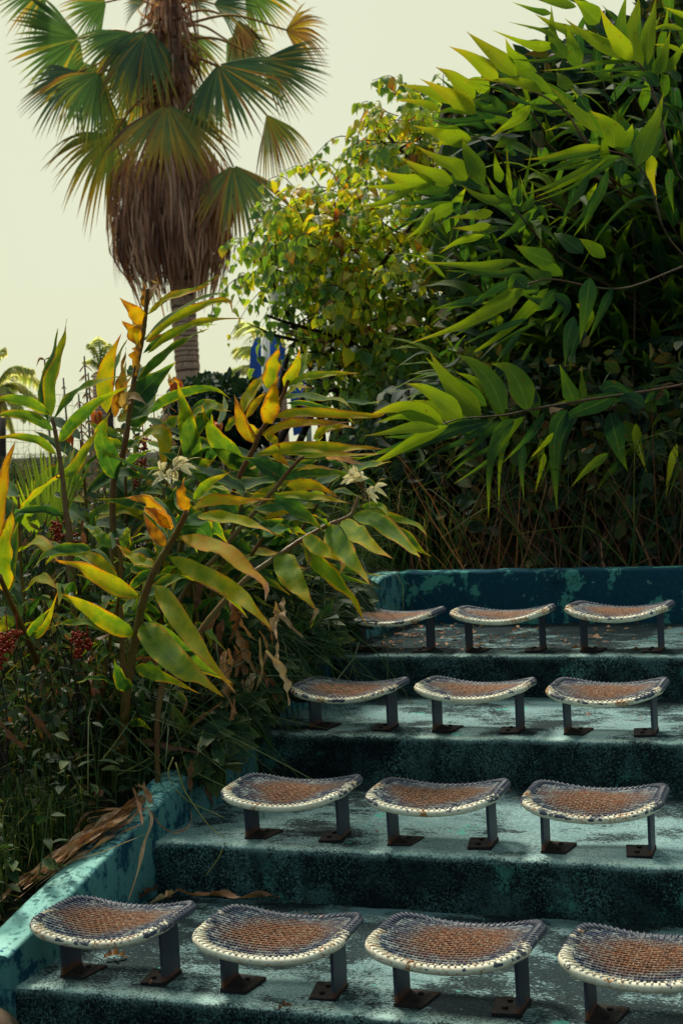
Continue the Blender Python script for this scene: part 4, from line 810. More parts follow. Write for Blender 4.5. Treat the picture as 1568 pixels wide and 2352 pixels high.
# ------------------------------------------------------------------ broad-leaved bamboo over the back wall
def bamboo_leaf(mb, c, pts, w, D, rng, st=None, dD=None, roll=None):
    k = TRC[c][0]; P = []; m = len(pts); dD = rng.uniform(-.12, .12) if dD is None else dD
    for i, p in enumerate(pts):
        q = px_of(c, p); P.append(W(q[0], q[1], D+dD*i/(m-1)))
    r = rng.uniform(-.35, .35) if roll is None else roll
    leaf(mb, P, w*.88*k*D/FPX/max(.6, math.cos(r)), face=(TOCAM+rvec(rng)*.2).normalized(), roll=r, state=rng.uniform(.16, .38) if st is None else st+.04, prof=prof_grass, seg=14, fold=rng.uniform(.05, .3), wave=.02, rng=rng, wf=1.5)
BY = .44
SPRAYS = {
 'low': [(8.0, [('L', 1568, 480), ('L', 1100, 555), ('L', 900, 590), ('L', 780, 615), ('L', 600, 630), ('L', 510, 655)], 'L', [
   ([(890, 600), (850, 480), (800, 410), (728, 388)], 150), ([(780, 610), (730, 480), (650, 390), (572, 345)], 130), ([(680, 630), (600, 540), (520, 440), (455, 332)], 130), ([(600, 630), (520, 560), (430, 500), (350, 475)], 110, .36), ([(520, 650), (400, 600), (310, 580), (180, 620)], 115, .4),
   ([(500, 670), (380, 670), (280, 690), (170, 705)], 66, .4), ([(540, 660), (400, 720), (280, 790), (140, 865)], 66, .38), ([(720, 640), (560, 680), (430, 740), (270, 800)], 76, .08), ([(740, 640), (620, 720), (500, 770), (410, 840)], 36, .08), ([(760, 640), (660, 740), (530, 845)], 36, .1), ([(960, 600), (910, 680), (860, 740), (770, 830)], 56, .08),
   ([(830, 630), (760, 700), (720, 840), (715, 1070)], 80, .14), ([(870, 740), (860, 850), (870, 985)], 46, .14), ([(1060, 590), (1010, 680), (1000, 850), (1015, 1030)], 105, .1), ([(1280, 520), (1180, 570), (1080, 610), (1000, 655)], 95, .04), ([(1245, 600), (1270, 700), (1290, 780), (1325, 860)], 115, .06),
   ([(1090, 560), (1060, 480), (1025, 390)], 85, .14), ([(1160, 10), (1140, 150), (1115, 300)], 95, .1), ([(1090, 180), (1060, 290), (1050, 400)], 70, .08), ([(1360, 650), (1370, 750), (1410, 870)], 50, .4), ([(1540, 740), (1510, 850), (1490, 985)], 45, .5), ([(1000, 690), (950, 750), (900, 800)], 34, .42), ([(960, 780), (945, 850), (915, 970)], 38, .36),
   ([(1240, 780), (1150, 850), (1075, 930)], 50, .3), ([(1400, 580), (1330, 540), (1260, 560)], 90, .02), ([(1500, 560), (1440, 520), (1390, 570)], 90, .02), ([(1200, 500), (1280, 490), (1380, 560)], 70, .04)]),
  (8.3, [('L', 1300, 60), ('L', 1000, 20), ('L', 880, 40)], 'L', [
   ([(870, 60), (760, 130), (600, 220), (370, 300)], 95, .36), ([(700, 115), (600, 120), (470, 150)], 56, .1), ([(860, 30), (740, 70), (610, 130), (460, 150)], 36, .12), ([(890, 190), (720, 250), (605, 305)], 34, .08), ([(860, 250), (790, 330), (740, 400)], 38, .06), ([(800, 25), (720, 70), (640, 130)], 34, .06), ([(990, 30), (930, 0), (830, -60)], 95, .24), ([(1010, 60), (960, 130), (910, 160)], 60, .1), ([(880, 60), (830, 20), (800, 80)], 90, .12), ([(1000, 80), (1060, 140), (1000, 250)], 60, .08)])],
 'mid': [(8.1, [('K', 1480, 1000), ('K', 1420, 800), ('K', 1330, 690), ('K', 1240, 660)], 'K', [
   ([(1190, 580), (1110, 500), (1040, 430), (978, 375)], 70, .36, 0), ([(1262, 648), (1262, 590), (1215, 530), (1158, 485)], 135, .34, 0), ([(1285, 645), (1330, 590), (1345, 542)], 75, .28, 0), ([(1365, 730), (1400, 620), (1450, 520), (1482, 405)], 110, .28, 0), ([(1210, 640), (1100, 662), (980, 690), (868, 700)], 56, .42), ([(1220, 660), (1050, 690), (920, 720), (838, 755)], 28, .2), ([(1220, 665), (1020, 730), (868, 797)], 28, .15),
   ([(1230, 690), (1020, 800), (858, 857)], 34, .3), ([(1240, 690), (1060, 800), (915, 867)], 34, .3), ([(1160, 760), (1110, 850), (1060, 920), (1030, 1010)], 45, .16), ([(1240, 740), (1200, 850), (1150, 950), (1085, 1040)], 55, .14), ([(1430, 680), (1425, 760), (1452, 875)], 66, .5), ([(1300, 700), (1290, 760), (1310, 790)], 70, .1), ([(1480, 860), (1350, 880), (1220, 1000), (1110, 1190)], 24, .14), ([(1130, 1110), (1050, 1050), (1000, 1020)], 95, .08), ([(1000, 1150), (900, 1110), (828, 1073)], 100, .22), ([(840, 1140), (700, 1170), (560, 1160), (432, 1150)], 62, .38)]),
  (8.5, [('K', 900, 1000), ('K', 800, 880), ('K', 690, 800)], 'K', [
   ([(620, 790), (580, 740), (500, 700), (398, 640)], 115, .38), ([(560, 800), (450, 760), (325, 688)], 95, .42), ([(480, 800), (350, 790), (215, 740)], 90, .42), ([(690, 815), (650, 720), (620, 660), (600, 600)], 105, .3, 0), ([(490, 800), (380, 810), (280, 820), (155, 815)], 56, .38), ([(400, 820), (250, 890), (125, 905)], 46, .42), ([(550, 850), (400, 890), (240, 885)], 30, .06), ([(600, 880), (480, 940), (420, 1000), (352, 1048)], 66, .3), ([(480, 930), (440, 1000), (385, 1060)], 44, .34),
   ([(800, 880), (720, 880), (650, 850), (593, 808)], 66, .36), ([(810, 860), (802, 760), (795, 650)], 34, .4), ([(770, 800), (752, 740), (742, 668)], 56, .26), ([(845, 900), (850, 840), (848, 780)], 40, .12), ([(735, 930), (650, 945), (543, 955)], 56, .4), ([(725, 985), (640, 1000), (548, 1000)], 45, .4), ([(700, 1030), (580, 1060), (500, 1110)], 40, .36), ([(900, 930), (830, 1000), (740, 1060)], 50, .14), ([(930, 900), (960, 940), (985, 990)], 40, .14), ([(820, 890), (760, 850), (700, 760)], 44, .2), ([(560, 890), (600, 920), (640, 870)], 60, .1), ([(860, 930), (900, 880), (915, 845)], 44, .16)]),
  (8.55, [('K', 760, 680), ('K', 700, 620), ('K', 640, 600)], 'K', [
   ([(640, 610), (560, 605), (480, 580), (382, 548)], 95, .4), ([(620, 600), (550, 620), (478, 632)], 50, .36), ([(800, 600), (790, 620), (740, 650)], 110, .2), ([(720, 560), (640, 540), (520, 560)], 30, .06), ([(700, 520), (560, 530), (430, 510)], 34, .05), ([(740, 600), (690, 590), (640, 610)], 20, .06)])],
 'top': [(8.2, [('K', 1520, 700), ('K', 1450, 450), ('K', 1390, 300), ('K', 1340, 262)], 'K', [
   ([(1345, 265), (1290, 190), (1240, 115), (1203, 35)], 98, .46, 0), ([(1340, 268), (1200, 190), (1120, 140), (1048, 80)], 76, .4), ([(1390, 298), (1340, 180), (1350, 80), (1378, -20)], 90, .36, 0), ([(1412, 285), (1415, 150), (1435, 70), (1448, -10)], 80, .36, 0), ([(1440, 330), (1480, 250), (1512, 130)], 76, .3, 0), ([(1350, 270), (1200, 275), (1080, 300), (938, 310)], 26, .26), ([(1380, 292), (1250, 310), (1098, 317)], 24, .1), ([(1300, 260), (1295, 110), (1320, -30)], 86, .2, 0), ([(1420, 380), (1330, 375), (1240, 360)], 24, .1), ([(1460, 380), (1410, 330), (1350, 330)], 60, .1), ([(1568, 130), (1480, 115), (1400, 150)], 34, .42), ([(1600, 80), (1540, 55), (1480, 30)], 34, .42), ([(1568, 230), (1500, 200), (1410, 195)], 26, .4)]),
  (8.35, [('K', 1150, 640), ('K', 1060, 500), ('K', 970, 430), ('K', 900, 400)], 'K', [
   ([(950, 412), (880, 370), (800, 355), (618, 348)], 66, .46), ([(1000, 415), (900, 340), (830, 300), (768, 250)], 66, .32), ([(900, 460), (820, 430), (760, 390), (648, 362)], 36, .1), ([(900, 462), (840, 520), (780, 560), (722, 602)], 66, .34), ([(920, 470), (980, 440), (1070, 455)], 86, .22), ([(1060, 400), (1040, 350), (1012, 315)], 90, .26), ([(1110, 300), (1080, 200), (1060, 115)], 90, .26, 0), ([(1060, 260), (1000, 170), (990, 20)], 80, .26, 0), ([(900, 300), (820, 240), (788, 165)], 66, .34), ([(1010, 200), (920, 200), (850, 180), (728, 130)], 56, .36), ([(1010, 165), (940, 130), (798, 95)], 28, .36), ([(990, 60), (920, 45), (815, 8)], 36, .2), ([(1100, 30), (1000, 10), (900, -10)], 60, .3), ([(1120, 150), (1000, 110), (915, 60)], 60, .44), ([(1200, 100), (1140, 40), (1088, -2)], 110, .30, 0), ([(1060, 470), (960, 470), (880, 450)], 40, .08), ([(1140, 570), (1060, 545), (962, 575)], 40, .3), ([(1110, 420), (1140, 470), (1180, 500)], 70, .06)]),
  (8.5, [('K', 950, 560), ('K', 860, 440), ('K', 760, 370), ('K', 660, 430)], 'K', [
   ([(760, 352), (690, 290), (620, 240), (542, 203)], 90, .5), ([(840, 335), (760, 260), (690, 200), (618, 138)], 100, .46), ([(655, 432), (600, 380), (550, 330), (482, 293)], 110, .44), ([(660, 498), (590, 440), (520, 400), (415, 345)], 110, .5), ([(500, 482), (420, 450), (288, 435)], 46, .5), ([(570, 455), (480, 410), (400, 385), (318, 370)], 66, .46), ([(720, 400), (660, 360), (600, 360)], 80, .36), ([(650, 490), (560, 480), (470, 500)], 40, .2), ([(800, 500), (700, 480), (640, 440)], 60, .12), ([(760, 480), (730, 430), (650, 440)], 50, .2)])]}
BLAB = {'low': 'broad leaved bamboo with a low branch of hanging dark leaves above the back wall', 'mid': 'broad leaved bamboo with arching sprays in the middle of the right hand foliage', 'top': 'tall broad leaved bamboo with bright yellow green leaves at the top right'}
def build_bamboo():
    rng = random.Random(21)
    for ci, (key, spr) in enumerate(SPRAYS.items()):
        bx, by = [(-.2, 8.5), (-.8, 8.8), (.1, 9.0)][ci]; base = Vector((bx, by, .78)); o = empty('broadleaf_bamboo', base)
        tag(o, BLAB[key], 'bamboo', 'bamboo clumps behind the back wall')
        for (D, stem, c, leaves) in spr:
            q = [W(*px_of(s[0], s[1:]), D) for s in stem]
            b = Vector((bx+rng.uniform(-.5, .5), by+rng.uniform(-.2, .4), .78)); first = q[0]
            up = [b+Vector((0, .6, 0)), b.lerp(first, .5)+Vector((.15, .95, .3)), first+Vector((.05, .55, -.12)), *q] if key != 'low' else [b, Vector((b.x+.1, b.y, first.z*.75+.2)), first+Vector((.5, .25, .12)), *q]
            C = spline(up, 50); mb = MB(); tube(mb, C, [(.010-.0065*i/50)*(1.2 if i % 6 == 0 else 1) for i in range(51)], 6)
            cn = mb.build('cane', M['cane'], o, origin=base); mb = MB()
            for L in leaves:
                st = L[2] if len(L) > 2 else None; rl = L[3] if len(L) > 3 else None
                bamboo_leaf(mb, c, L[0], L[1], D+rng.uniform(-.1, .1), rng, st, roll=rl)
                for q2 in range(1):     # its neighbours further back on the same spray
                    jx, jy = rng.gauss(50, 35), rng.gauss(35, 30); x0, y0 = L[0][0]; an = rng.gauss(0, .22); ca, sa = math.cos(an), math.sin(an); sc = rng.uniform(.75, 1.05)
                    bamboo_leaf(mb, c, [(x0+jx+((x-x0)*ca-(y-y0)*sa)*sc, y0+jy+((x-x0)*sa+(y-y0)*ca)*sc) for x, y in L[0]], L[1]*rng.uniform(.55, .85), D+rng.uniform(.12, .45), rng, rng.uniform(.04, .3))
            mb.build('foliage', M['bamboo'], cn, origin=base)
        # further canes of the same clump, deeper in the thicket
        for i in range({'low': 13, 'mid': 15, 'top': 30}[key]):
            tx, ty, D = {'low': (rng.uniform(1000, 1620), rng.uniform(720, 1080), rng.uniform(8.6, 9.6)), 'mid': (rng.uniform(1000, 1640), rng.uniform(450, 850), rng.uniform(8.9, 10.)), 'top': (rng.uniform(1080, 1700), 0, rng.uniform(8.8, 10.2))}[key]
            if key == 'top': ty = rng.uniform(max(-40, 300-(tx-1080)*.75)+40, 560)
            tip = W(tx, ty, D); b = Vector((tip.x+rng.uniform(-.1, .8), by+rng.uniform(.0, 1.0), .78)); lean = Vector((rng.uniform(-.5, -.1), -.25, .1))
            C = spline([b, b.lerp(tip, .55)-lean*.3+Vector((0, .2, .25)), tip], 30); mb = MB(); tube(mb, C, [.009-.006*k/30 for k in range(31)], 6)
            cn = mb.build('cane', M['cane'], o, origin=base); mb = MB()
            ax = (C[30]-C[26]).normalized()
            for k in range(22):
                p = C[30-k]; sd = (1 if k % 2 else -1); az = rng.uniform(.35, 1.0)*sd; S = ax.cross(Vector((0, 0, 1))).normalized()
                d = (ax*math.cos(az)+(S*math.sin(az))+Vector((0, 0, rng.uniform(-.5, .35)))).normalized(); Ln = rng.uniform(.32, .56)
                leaf(mb, [p, p+d*Ln*.5, p+d*Ln-Vector((0, 0, Ln*rng.uniform(.1, .5)))], rng.uniform(.055, .105), face=(Vector((0, 0, 1))+TOCAM*.5+rvec(rng)*.5).normalized(), state=rng.uniform(.02, .34), prof=prof_grass, seg=8, fold=.2, wave=.03, rng=rng)
            mb.build('foliage', M['bamboo'], cn, origin=base)
build_bamboo()
# ------------------------------------------------------------------ leafy climber over a shrub, middle distance
def in_poly(x, y, poly):
    c = False; j = len(poly)-1
    for i in range(len(poly)):
        xi, yi = poly[i]; xj, yj = poly[j]
        if (yi > y) != (yj > y) and x < (xj-xi)*(y-yi)/(yj-yi)+xi: c = not c
        j = i
    return c
def build_vine():
    rng = random.Random(31); D0 = 13.
    poly = [(760, 950), (722, 880), (665, 800), (615, 770), (560, 745), (590, 690), (575, 620), (570, 560), (640, 520), (650, 490), (720, 455), (745, 400), (850, 385), (850, 300), (900, 265), (960, 250), (1080, 290), (1200, 420), (1400, 520), (1640, 640), (1640, 900), (1250, 1010), (1020, 970), (900, 960), (760, 950), (775, 955)]
    b = W(900, 1010, D0+.6); base = Vector((b.x, b.y, gz(b.x, b.y)-.03)); o = empty('climbing_vine', base)
    tag(o, 'yellowing leafy climber mounded over dark branches between the palm and the bamboo', 'climber')
    mb = MB(); tips = []
    for i in range(46):
        while True:
            x, y = rng.uniform(560, 1560), rng.uniform(260, 980)
            if in_poly(x, y, poly): break
        t = W(x, y, D0+rng.uniform(-1.1, 1.0)); b0 = base+Vector((rng.uniform(-1.6, 2.2), rng.uniform(-.4, .6), 0))
        m1 = b0.lerp(t, .45)+Vector((rng.uniform(-.3, .3), rng.uniform(-.3, .3), .55)); C = spline([b0, m1, t], 16)
        tube(mb, C, [.034*(1-i/20)**1.2+.008 for i in range(17)], 5); tips.append(C)
        for k in range(5):
            p = C[rng.randint(6, 15)]; d = rvec(rng); d.z = abs(d.z)*.5; e = p+d*rng.uniform(.3, .8)
            tube(mb, spline([p, (p+e)/2+rvec(rng)*.08, e], 6), [.012, .011, .010, .008, .007, .006, .004], 4)
    br = mb.build('branches', M['branch'], o, origin=base)
    mb = MB(); tw = MB(); n = 0
    while n < 980:
        x, y = rng.uniform(550, 1640), rng.uniform(250, 1010)
        if not in_poly(x, y, poly): continue
        if x > 1000 and rng.random() < .45: continue
        if x < 745 and y > 680: continue
        p = W(x, y, D0+rng.uniform(-1.15, 1.5))
        if nz3(p.x*1.3, p.y*1.3, p.z*1.5) < (-.10 if y > 420 else -.3) and rng.random() < .85: continue
        n += 1; d = Vector((rng.gauss(-.1 if x > 660 else .25, .55), rng.gauss(-.35, .5), rng.gauss(.15, .5))).normalized(); L = rng.uniform(.3, .75)
        C = spline([p, p+d*L*.5+Vector((0, 0, .04)), p+d*L-Vector((0, 0, L*.35))], 12); tube(tw, C, [.006-.004*k/12 for k in range(13)], 4, cap=False)
        s0 = rng.gauss(.28-.14*max(0, min(1, (y-520)/350)), .13)+.22*nz3(p.x*.9, p.y*.9, p.z*.9+7); sz0 = rng.uniform(.8, 1.15)
        for k in range(1, 13):
            for q in range(1 if rng.random() < .75 else 2):
                az = rng.random()*6.28; e = C[k]; T = (C[k]-C[k-1]).normalized(); S = perp(T)*(1 if (k+q) % 2 else -1)
                dd = (T*.5+S*.8+Vector((0, 0, -rng.uniform(.2, 1.1)))+rvec(rng)*.35).normalized(); N = (Vector((0, 0, .9))+d*.4+rvec(rng)*.7).normalized(); s_ = sz0*rng.uniform(.055, .13)*(1.15-.45*k/12)
                leaf_small(mb, e+dd*.03, dd, N, s_, s_*.82, max(0, min(1, s0+rng.gauss(0, .09)+(.45 if rng.random() < .07 else 0))), rng, droop=.4)
    tw.build('twigs', M['branch'], br, origin=base)
    mb.build('foliage', M['vine'], o, origin=base)
    mb = MB()
    for i in range(16):
        while True:
            x, y = rng.uniform(600, 1000), rng.uniform(420, 960)
            if in_poly(x, y, poly): break
        p = W(x, y, D0-1.15)
        for k in range(5): leaf_small(mb, p, rvec(rng), TOCAM, rng.uniform(.04, .07), .03, .1, rng, heart=False)
    mb.build('white_blossoms', M['white_petal'], o, origin=base)
build_vine()
def leaf_mass(name, label, cat, base, pts_fn, n, size, mat, seed, state=(.0, .5), group=None, heart=True, kind=None, stems=0, down=.3):
    rng = random.Random(seed); o = None
    mb = MB()
    for i in range(n):
        p = pts_fn(rng)
        if p is None: continue
        d = (rvec(rng)+Vector((0, 0, -down))).normalized(); N = (rvec(rng)+Vector((0, 0, .5))+TOCAM*.4).normalized(); s = rng.uniform(*size)
        leaf_small(mb, p, d, N, s, s*rng.uniform(.45, .8), rng.uniform(*state), rng, heart=heart)
    if kind == 'stuff':
        o = mb.build(name, mat, origin=base); tag(o, label, cat, kind='stuff'); return o
    o = empty(name, base); tag(o, label, cat, group); mb.build('foliage', mat, o, origin=base)
    if stems:
        mb = MB()
        for i in range(stems):
            p = pts_fn(rng)
            if p is None: continue
            b = Vector((base[0]+(p.x-base[0])*.35, base[1]+(p.y-base[1])*.35, base[2])); tube(mb, spline([b, (b+p)/2+rvec(rng)*.06, p], 6), [.009, .008, .007, .006, .005, .004, .002], 5)
        mb.build('stems', M['branch'], o, origin=base)
    return o
def box_px(x0, x1, y0, y1, D0, D1, clump=0., fr=2.):
    def f(rng):
        p = W(rng.uniform(x0, x1), rng.uniform(y0, y1), rng.uniform(D0, D1))
        if p.z < gz(p.x, p.y) and p.y > 8: p.z = gz(p.x, p.y)+rng.uniform(0, .2)
        if clump and nz3(p.x*fr, p.y*fr, p.z*fr) < clump: return None
        return p
    return f
def blob_px(cx, cy, rx, ry, D, rd, low=None):
    def f(rng):
        while True:
            a, b, c = (rng.uniform(-1, 1) for _ in range(3))
            if a*a+b*b+c*c < 1: break
        k = 1+.18*nz3(a*2+cx, b*2, c*2)
        return W(cx+a*rx*k, cy+b*ry*k, D+c*rd)
    return f
def gbase(x, y, D): b = W(x, y, D); return Vector((b.x, b.y, gz(b.x, b.y)-.02))
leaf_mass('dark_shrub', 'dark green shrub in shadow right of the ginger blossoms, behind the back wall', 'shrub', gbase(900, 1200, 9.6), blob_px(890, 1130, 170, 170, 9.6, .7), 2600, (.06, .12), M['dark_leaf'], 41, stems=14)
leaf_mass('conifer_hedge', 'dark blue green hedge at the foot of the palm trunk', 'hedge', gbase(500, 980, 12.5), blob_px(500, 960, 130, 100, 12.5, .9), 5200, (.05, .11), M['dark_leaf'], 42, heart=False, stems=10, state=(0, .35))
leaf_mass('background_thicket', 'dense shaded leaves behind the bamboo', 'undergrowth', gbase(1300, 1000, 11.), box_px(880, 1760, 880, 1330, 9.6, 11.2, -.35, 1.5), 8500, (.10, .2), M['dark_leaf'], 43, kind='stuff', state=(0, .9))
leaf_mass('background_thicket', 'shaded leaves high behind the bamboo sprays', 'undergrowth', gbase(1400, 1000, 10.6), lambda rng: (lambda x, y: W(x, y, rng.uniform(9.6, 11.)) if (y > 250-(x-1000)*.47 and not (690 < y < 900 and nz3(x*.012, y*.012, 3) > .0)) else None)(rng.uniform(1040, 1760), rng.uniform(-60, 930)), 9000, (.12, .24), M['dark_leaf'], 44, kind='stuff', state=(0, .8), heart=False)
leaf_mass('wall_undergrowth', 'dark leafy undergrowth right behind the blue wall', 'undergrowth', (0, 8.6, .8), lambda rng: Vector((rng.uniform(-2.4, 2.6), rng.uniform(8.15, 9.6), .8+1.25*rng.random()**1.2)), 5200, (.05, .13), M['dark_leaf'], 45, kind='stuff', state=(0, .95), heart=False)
# dry reeds and stalks behind the wall
def reeds():
    rng = random.Random(51); mb = MB()
    for i in range(900):
        x = rng.uniform(-2.6, 2.6); y = 7.95+rng.random()**1.3*1.9; b = Vector((x, y, .78)); h = rng.uniform(.35, 1.15); l = Vector((rng.gauss(0, .5), rng.gauss(-.05, .3), 1)).normalized()
        e = b+l*h; e.z -= rng.random()*.12; m_ = b.lerp(e, .5)+Vector((rng.gauss(0, .05), 0, .05))
        leaf(mb, [b, m_, e], rng.uniform(.003, .010), face=TOCAM, roll=rng.uniform(-1, 1), state=rng.uniform(.45, 1), prof=lambda t: 1-.8*t, seg=4, rng=rng)
    o = mb.build('dry_reeds', M['dead'], origin=(0, 8.6, .8)); tag(o, 'tangle of thin brown reeds behind the dark blue back wall', 'reeds', kind='stuff')
    mb = MB()
    for i in range(190):
        x = rng.uniform(-2.7, 2.6); y = rng.uniform(7.9, 8.3); b = Vector((x, y, .80)); h = rng.uniform(.25, .8); az = rng.random()*6.28
        e = b+Vector((math.cos(az)*.35, math.sin(az)*.3-.1, h)); f = e+Vector((math.cos(az)*.3, math.sin(az)*.2-.12, -rng.uniform(.05, .5)*h))
        leaf(mb, [b, b.lerp(e, .6)+Vector((0, 0, .08)), e, f], rng.uniform(.006, .013), face=TOCAM, roll=rng.uniform(-1, 1), state=rng.uniform(0, .6), prof=lambda t: 1-.85*t, seg=7, rng=rng)
    o = mb.build('wall_grass', M['grass'], origin=(0, 8., .8)); tag(o, 'long grass leaning over the back wall', 'grass', kind='stuff')
reeds()
# ------------------------------------------------------------------ left bank: grass, weeds, berry bushes, dry stalks, fence
def grass_field(name, label, region, n, h, mat, seed, lean=.35, w=(.004, .010), st=(0, .6)):
    rng = random.Random(seed); mb = MB()
    for i in range(n):
        r = region(rng)
        if r is None: continue
        x, y = r; b = Vector((x, y, gz(x, y)-.015)); L = rng.uniform(*h); az = rng.random()*6.28; k = rng.uniform(.1, 1)*lean
        d = Vector((math.cos(az)*k, math.sin(az)*k, 1)).normalized(); e = b+d*L*.7; f = e+Vector((math.cos(az)*L*.35, math.sin(az)*L*.35, -L*rng.uniform(-.15, .3)))
        leaf(mb, [b, b.lerp(e, .55)+Vector((0, 0, L*.05)), e, f], rng.uniform(*w), face=Vector((math.cos(az), math.sin(az), .6)).normalized(), roll=rng.uniform(-.6, .6), state=rng.uniform(*st), prof=lambda t: 1-.9*t*t, seg=5, fold=.3, wave=.02, rng=rng)
    o = mb.build(name, mat, origin=(region(random.Random(1)) or (0, 0))+(0,)); return tag(o, label, 'grass', kind='stuff')
def bank(x0, x1, y0, y1, fr=1.4, th=-.2):
    def f(rng):
        x, y = rng.uniform(x0, x1), rng.uniform(y0, y1)
        return None if nz3(x*fr, y*fr, 9) < th else (x, y)
    return f
grass_field('bank_grass', 'tufts of dark green grass on the bank left of the sloping wall', bank(-3.9, -2.66, 3.3, 5.6, 1.6, -.2), 10500, (.10, .38), M['grass'], 61)
grass_field('bank_grass', 'tall shaded grass under the ginger plants', bank(-4.6, -2.68, 5.4, 8.6), 6500, (.2, .65), M['grass'], 62, .5)
grass_field('bank_grass', 'rough grass at the back of the planted bank', bank(-8, -2.4, 8., 12.5), 6500, (.25, .75), M['grass'], 63, .5, (.006, .016), (.1, .8))
grass_field('wall_side_grass', 'long dark grass spilling over the sloping wall towards the top seats', lambda r: (r.uniform(-2.80, -2.635), r.uniform(5.5, 7.6)), 1300, (.25, .62), M['grass'], 64, .9, (.004, .010), (0, .5))
def overhang():
    rng = random.Random(66); mb = MB()
    for i in range(950):
        y = rng.uniform(5.05, 6.9); x = rng.uniform(-2.92, -2.645); b = Vector((x, y, gz(x, y)-.02)); h = rng.uniform(.12, .42); r = rng.random()
        e = b+Vector((rng.gauss(.12, .16), rng.gauss(-.02, .2), h)); f = e+Vector((rng.gauss(.12, .15), rng.gauss(-.04, .2), -rng.uniform(.1, .55)*(1 if r < .7 else .3)))
        leaf(mb, [b, b.lerp(e, .6)+Vector((-.02, 0, .06)), e, f], rng.uniform(.004, .013), face=Vector((.4, -.4, .8)), roll=rng.uniform(-.8, .8), state=rng.uniform(0, .4), prof=lambda t: 1-.9*t*t, seg=8, fold=.3, rng=rng)
    tag(mb.build('overhanging_grass', M['grass'], origin=(-2.6, 5.8, .5)), 'dark grass drooping over the sloping wall onto the second and third steps', 'grass', kind='stuff')
    mb = MB()
    for i in range(3400):
        y = rng.uniform(5.05, 6.9); x = rng.uniform(-2.85, -2.42); p = Vector((x, y, ramp(y)+rng.uniform(-.02, .30)*(1 if x < -2.6 else .5))); d = (Vector((.5, -.3, -.5))+rvec(rng)).normalized(); s_ = rng.uniform(.05, .15)
        leaf_small(mb, p, d, (Vector((.3, -.5, .7))+rvec(rng)*.6).normalized(), s_, s_*rng.uniform(.3, .6), rng.uniform(0, .5), rng, heart=False)
    tag(mb.build('overhanging_weeds', M['weed'], origin=(-2.6, 5.8, .5)), 'dark weeds leaning over the middle of the sloping wall', 'weeds', kind='stuff')
overhang()
def weeds():
    rng = random.Random(65); mb = MB()
    for i in range(520):
        x, y = rng.uniform(-4.2, -2.67), rng.uniform(3.6, 7.8)
        if nz3(x*1.7, y*1.7, 2) < -.15: continue
        b = Vector((x, y, gz(x, y)-.01)); h = rng.uniform(.08, .42); t = b+Vector((rng.gauss(0, .06), rng.gauss(0, .06), h)); C = spline([b, b.lerp(t, .5)+rvec(rng)*.02, t], 6)
        tube(mb, C, [.003]*7, 3, cap=False, attr=(.5, .5, .5, .3))
        for k in range(rng.randint(4, 10)):
            p = C[rng.randint(1, 6)]; az = rng.random()*6.28; d = Vector((math.cos(az), math.sin(az), rng.uniform(-.4, .5))).normalized(); s = rng.uniform(.03, .085)
            leaf_small(mb, p+d*.01, d, (Vector((0, 0, 1))+rvec(rng)*.5).normalized(), s, s*rng.uniform(.4, .65), rng.uniform(0, .55)+(.4 if rng.random() < .04 else 0), rng, heart=False)
    o = mb.build('bank_weeds', M['weed'], origin=(-3.2, 5.5, .4)); tag(o, 'low dark leafy weeds covering the bank', 'weeds', kind='stuff')
    mb = MB()
    for i in range(1500):
        x, y = rng.uniform(-3.8, -2.66), rng.uniform(3.0, 7.6)
        p = Vector((x, y, gz(x, y)+rng.uniform(.0, .03))); az = rng.random()*6.28; d = Vector((math.cos(az), math.sin(az), rng.uniform(-.1, .3))).normalized(); s = rng.uniform(.03, .10)
        leaf_small(mb, p, d, (Vector((0, 0, 1))+rvec(rng)*.7).normalized(), s, s*rng.uniform(.2, .5), rng.uniform(.1, 1), rng, heart=False)
    o = mb.build('leaf_litter', M['dead'], origin=(-3.1, 5., .3)); tag(o, 'brown leaf litter on the bank', 'litter', kind='stuff')
weeds()
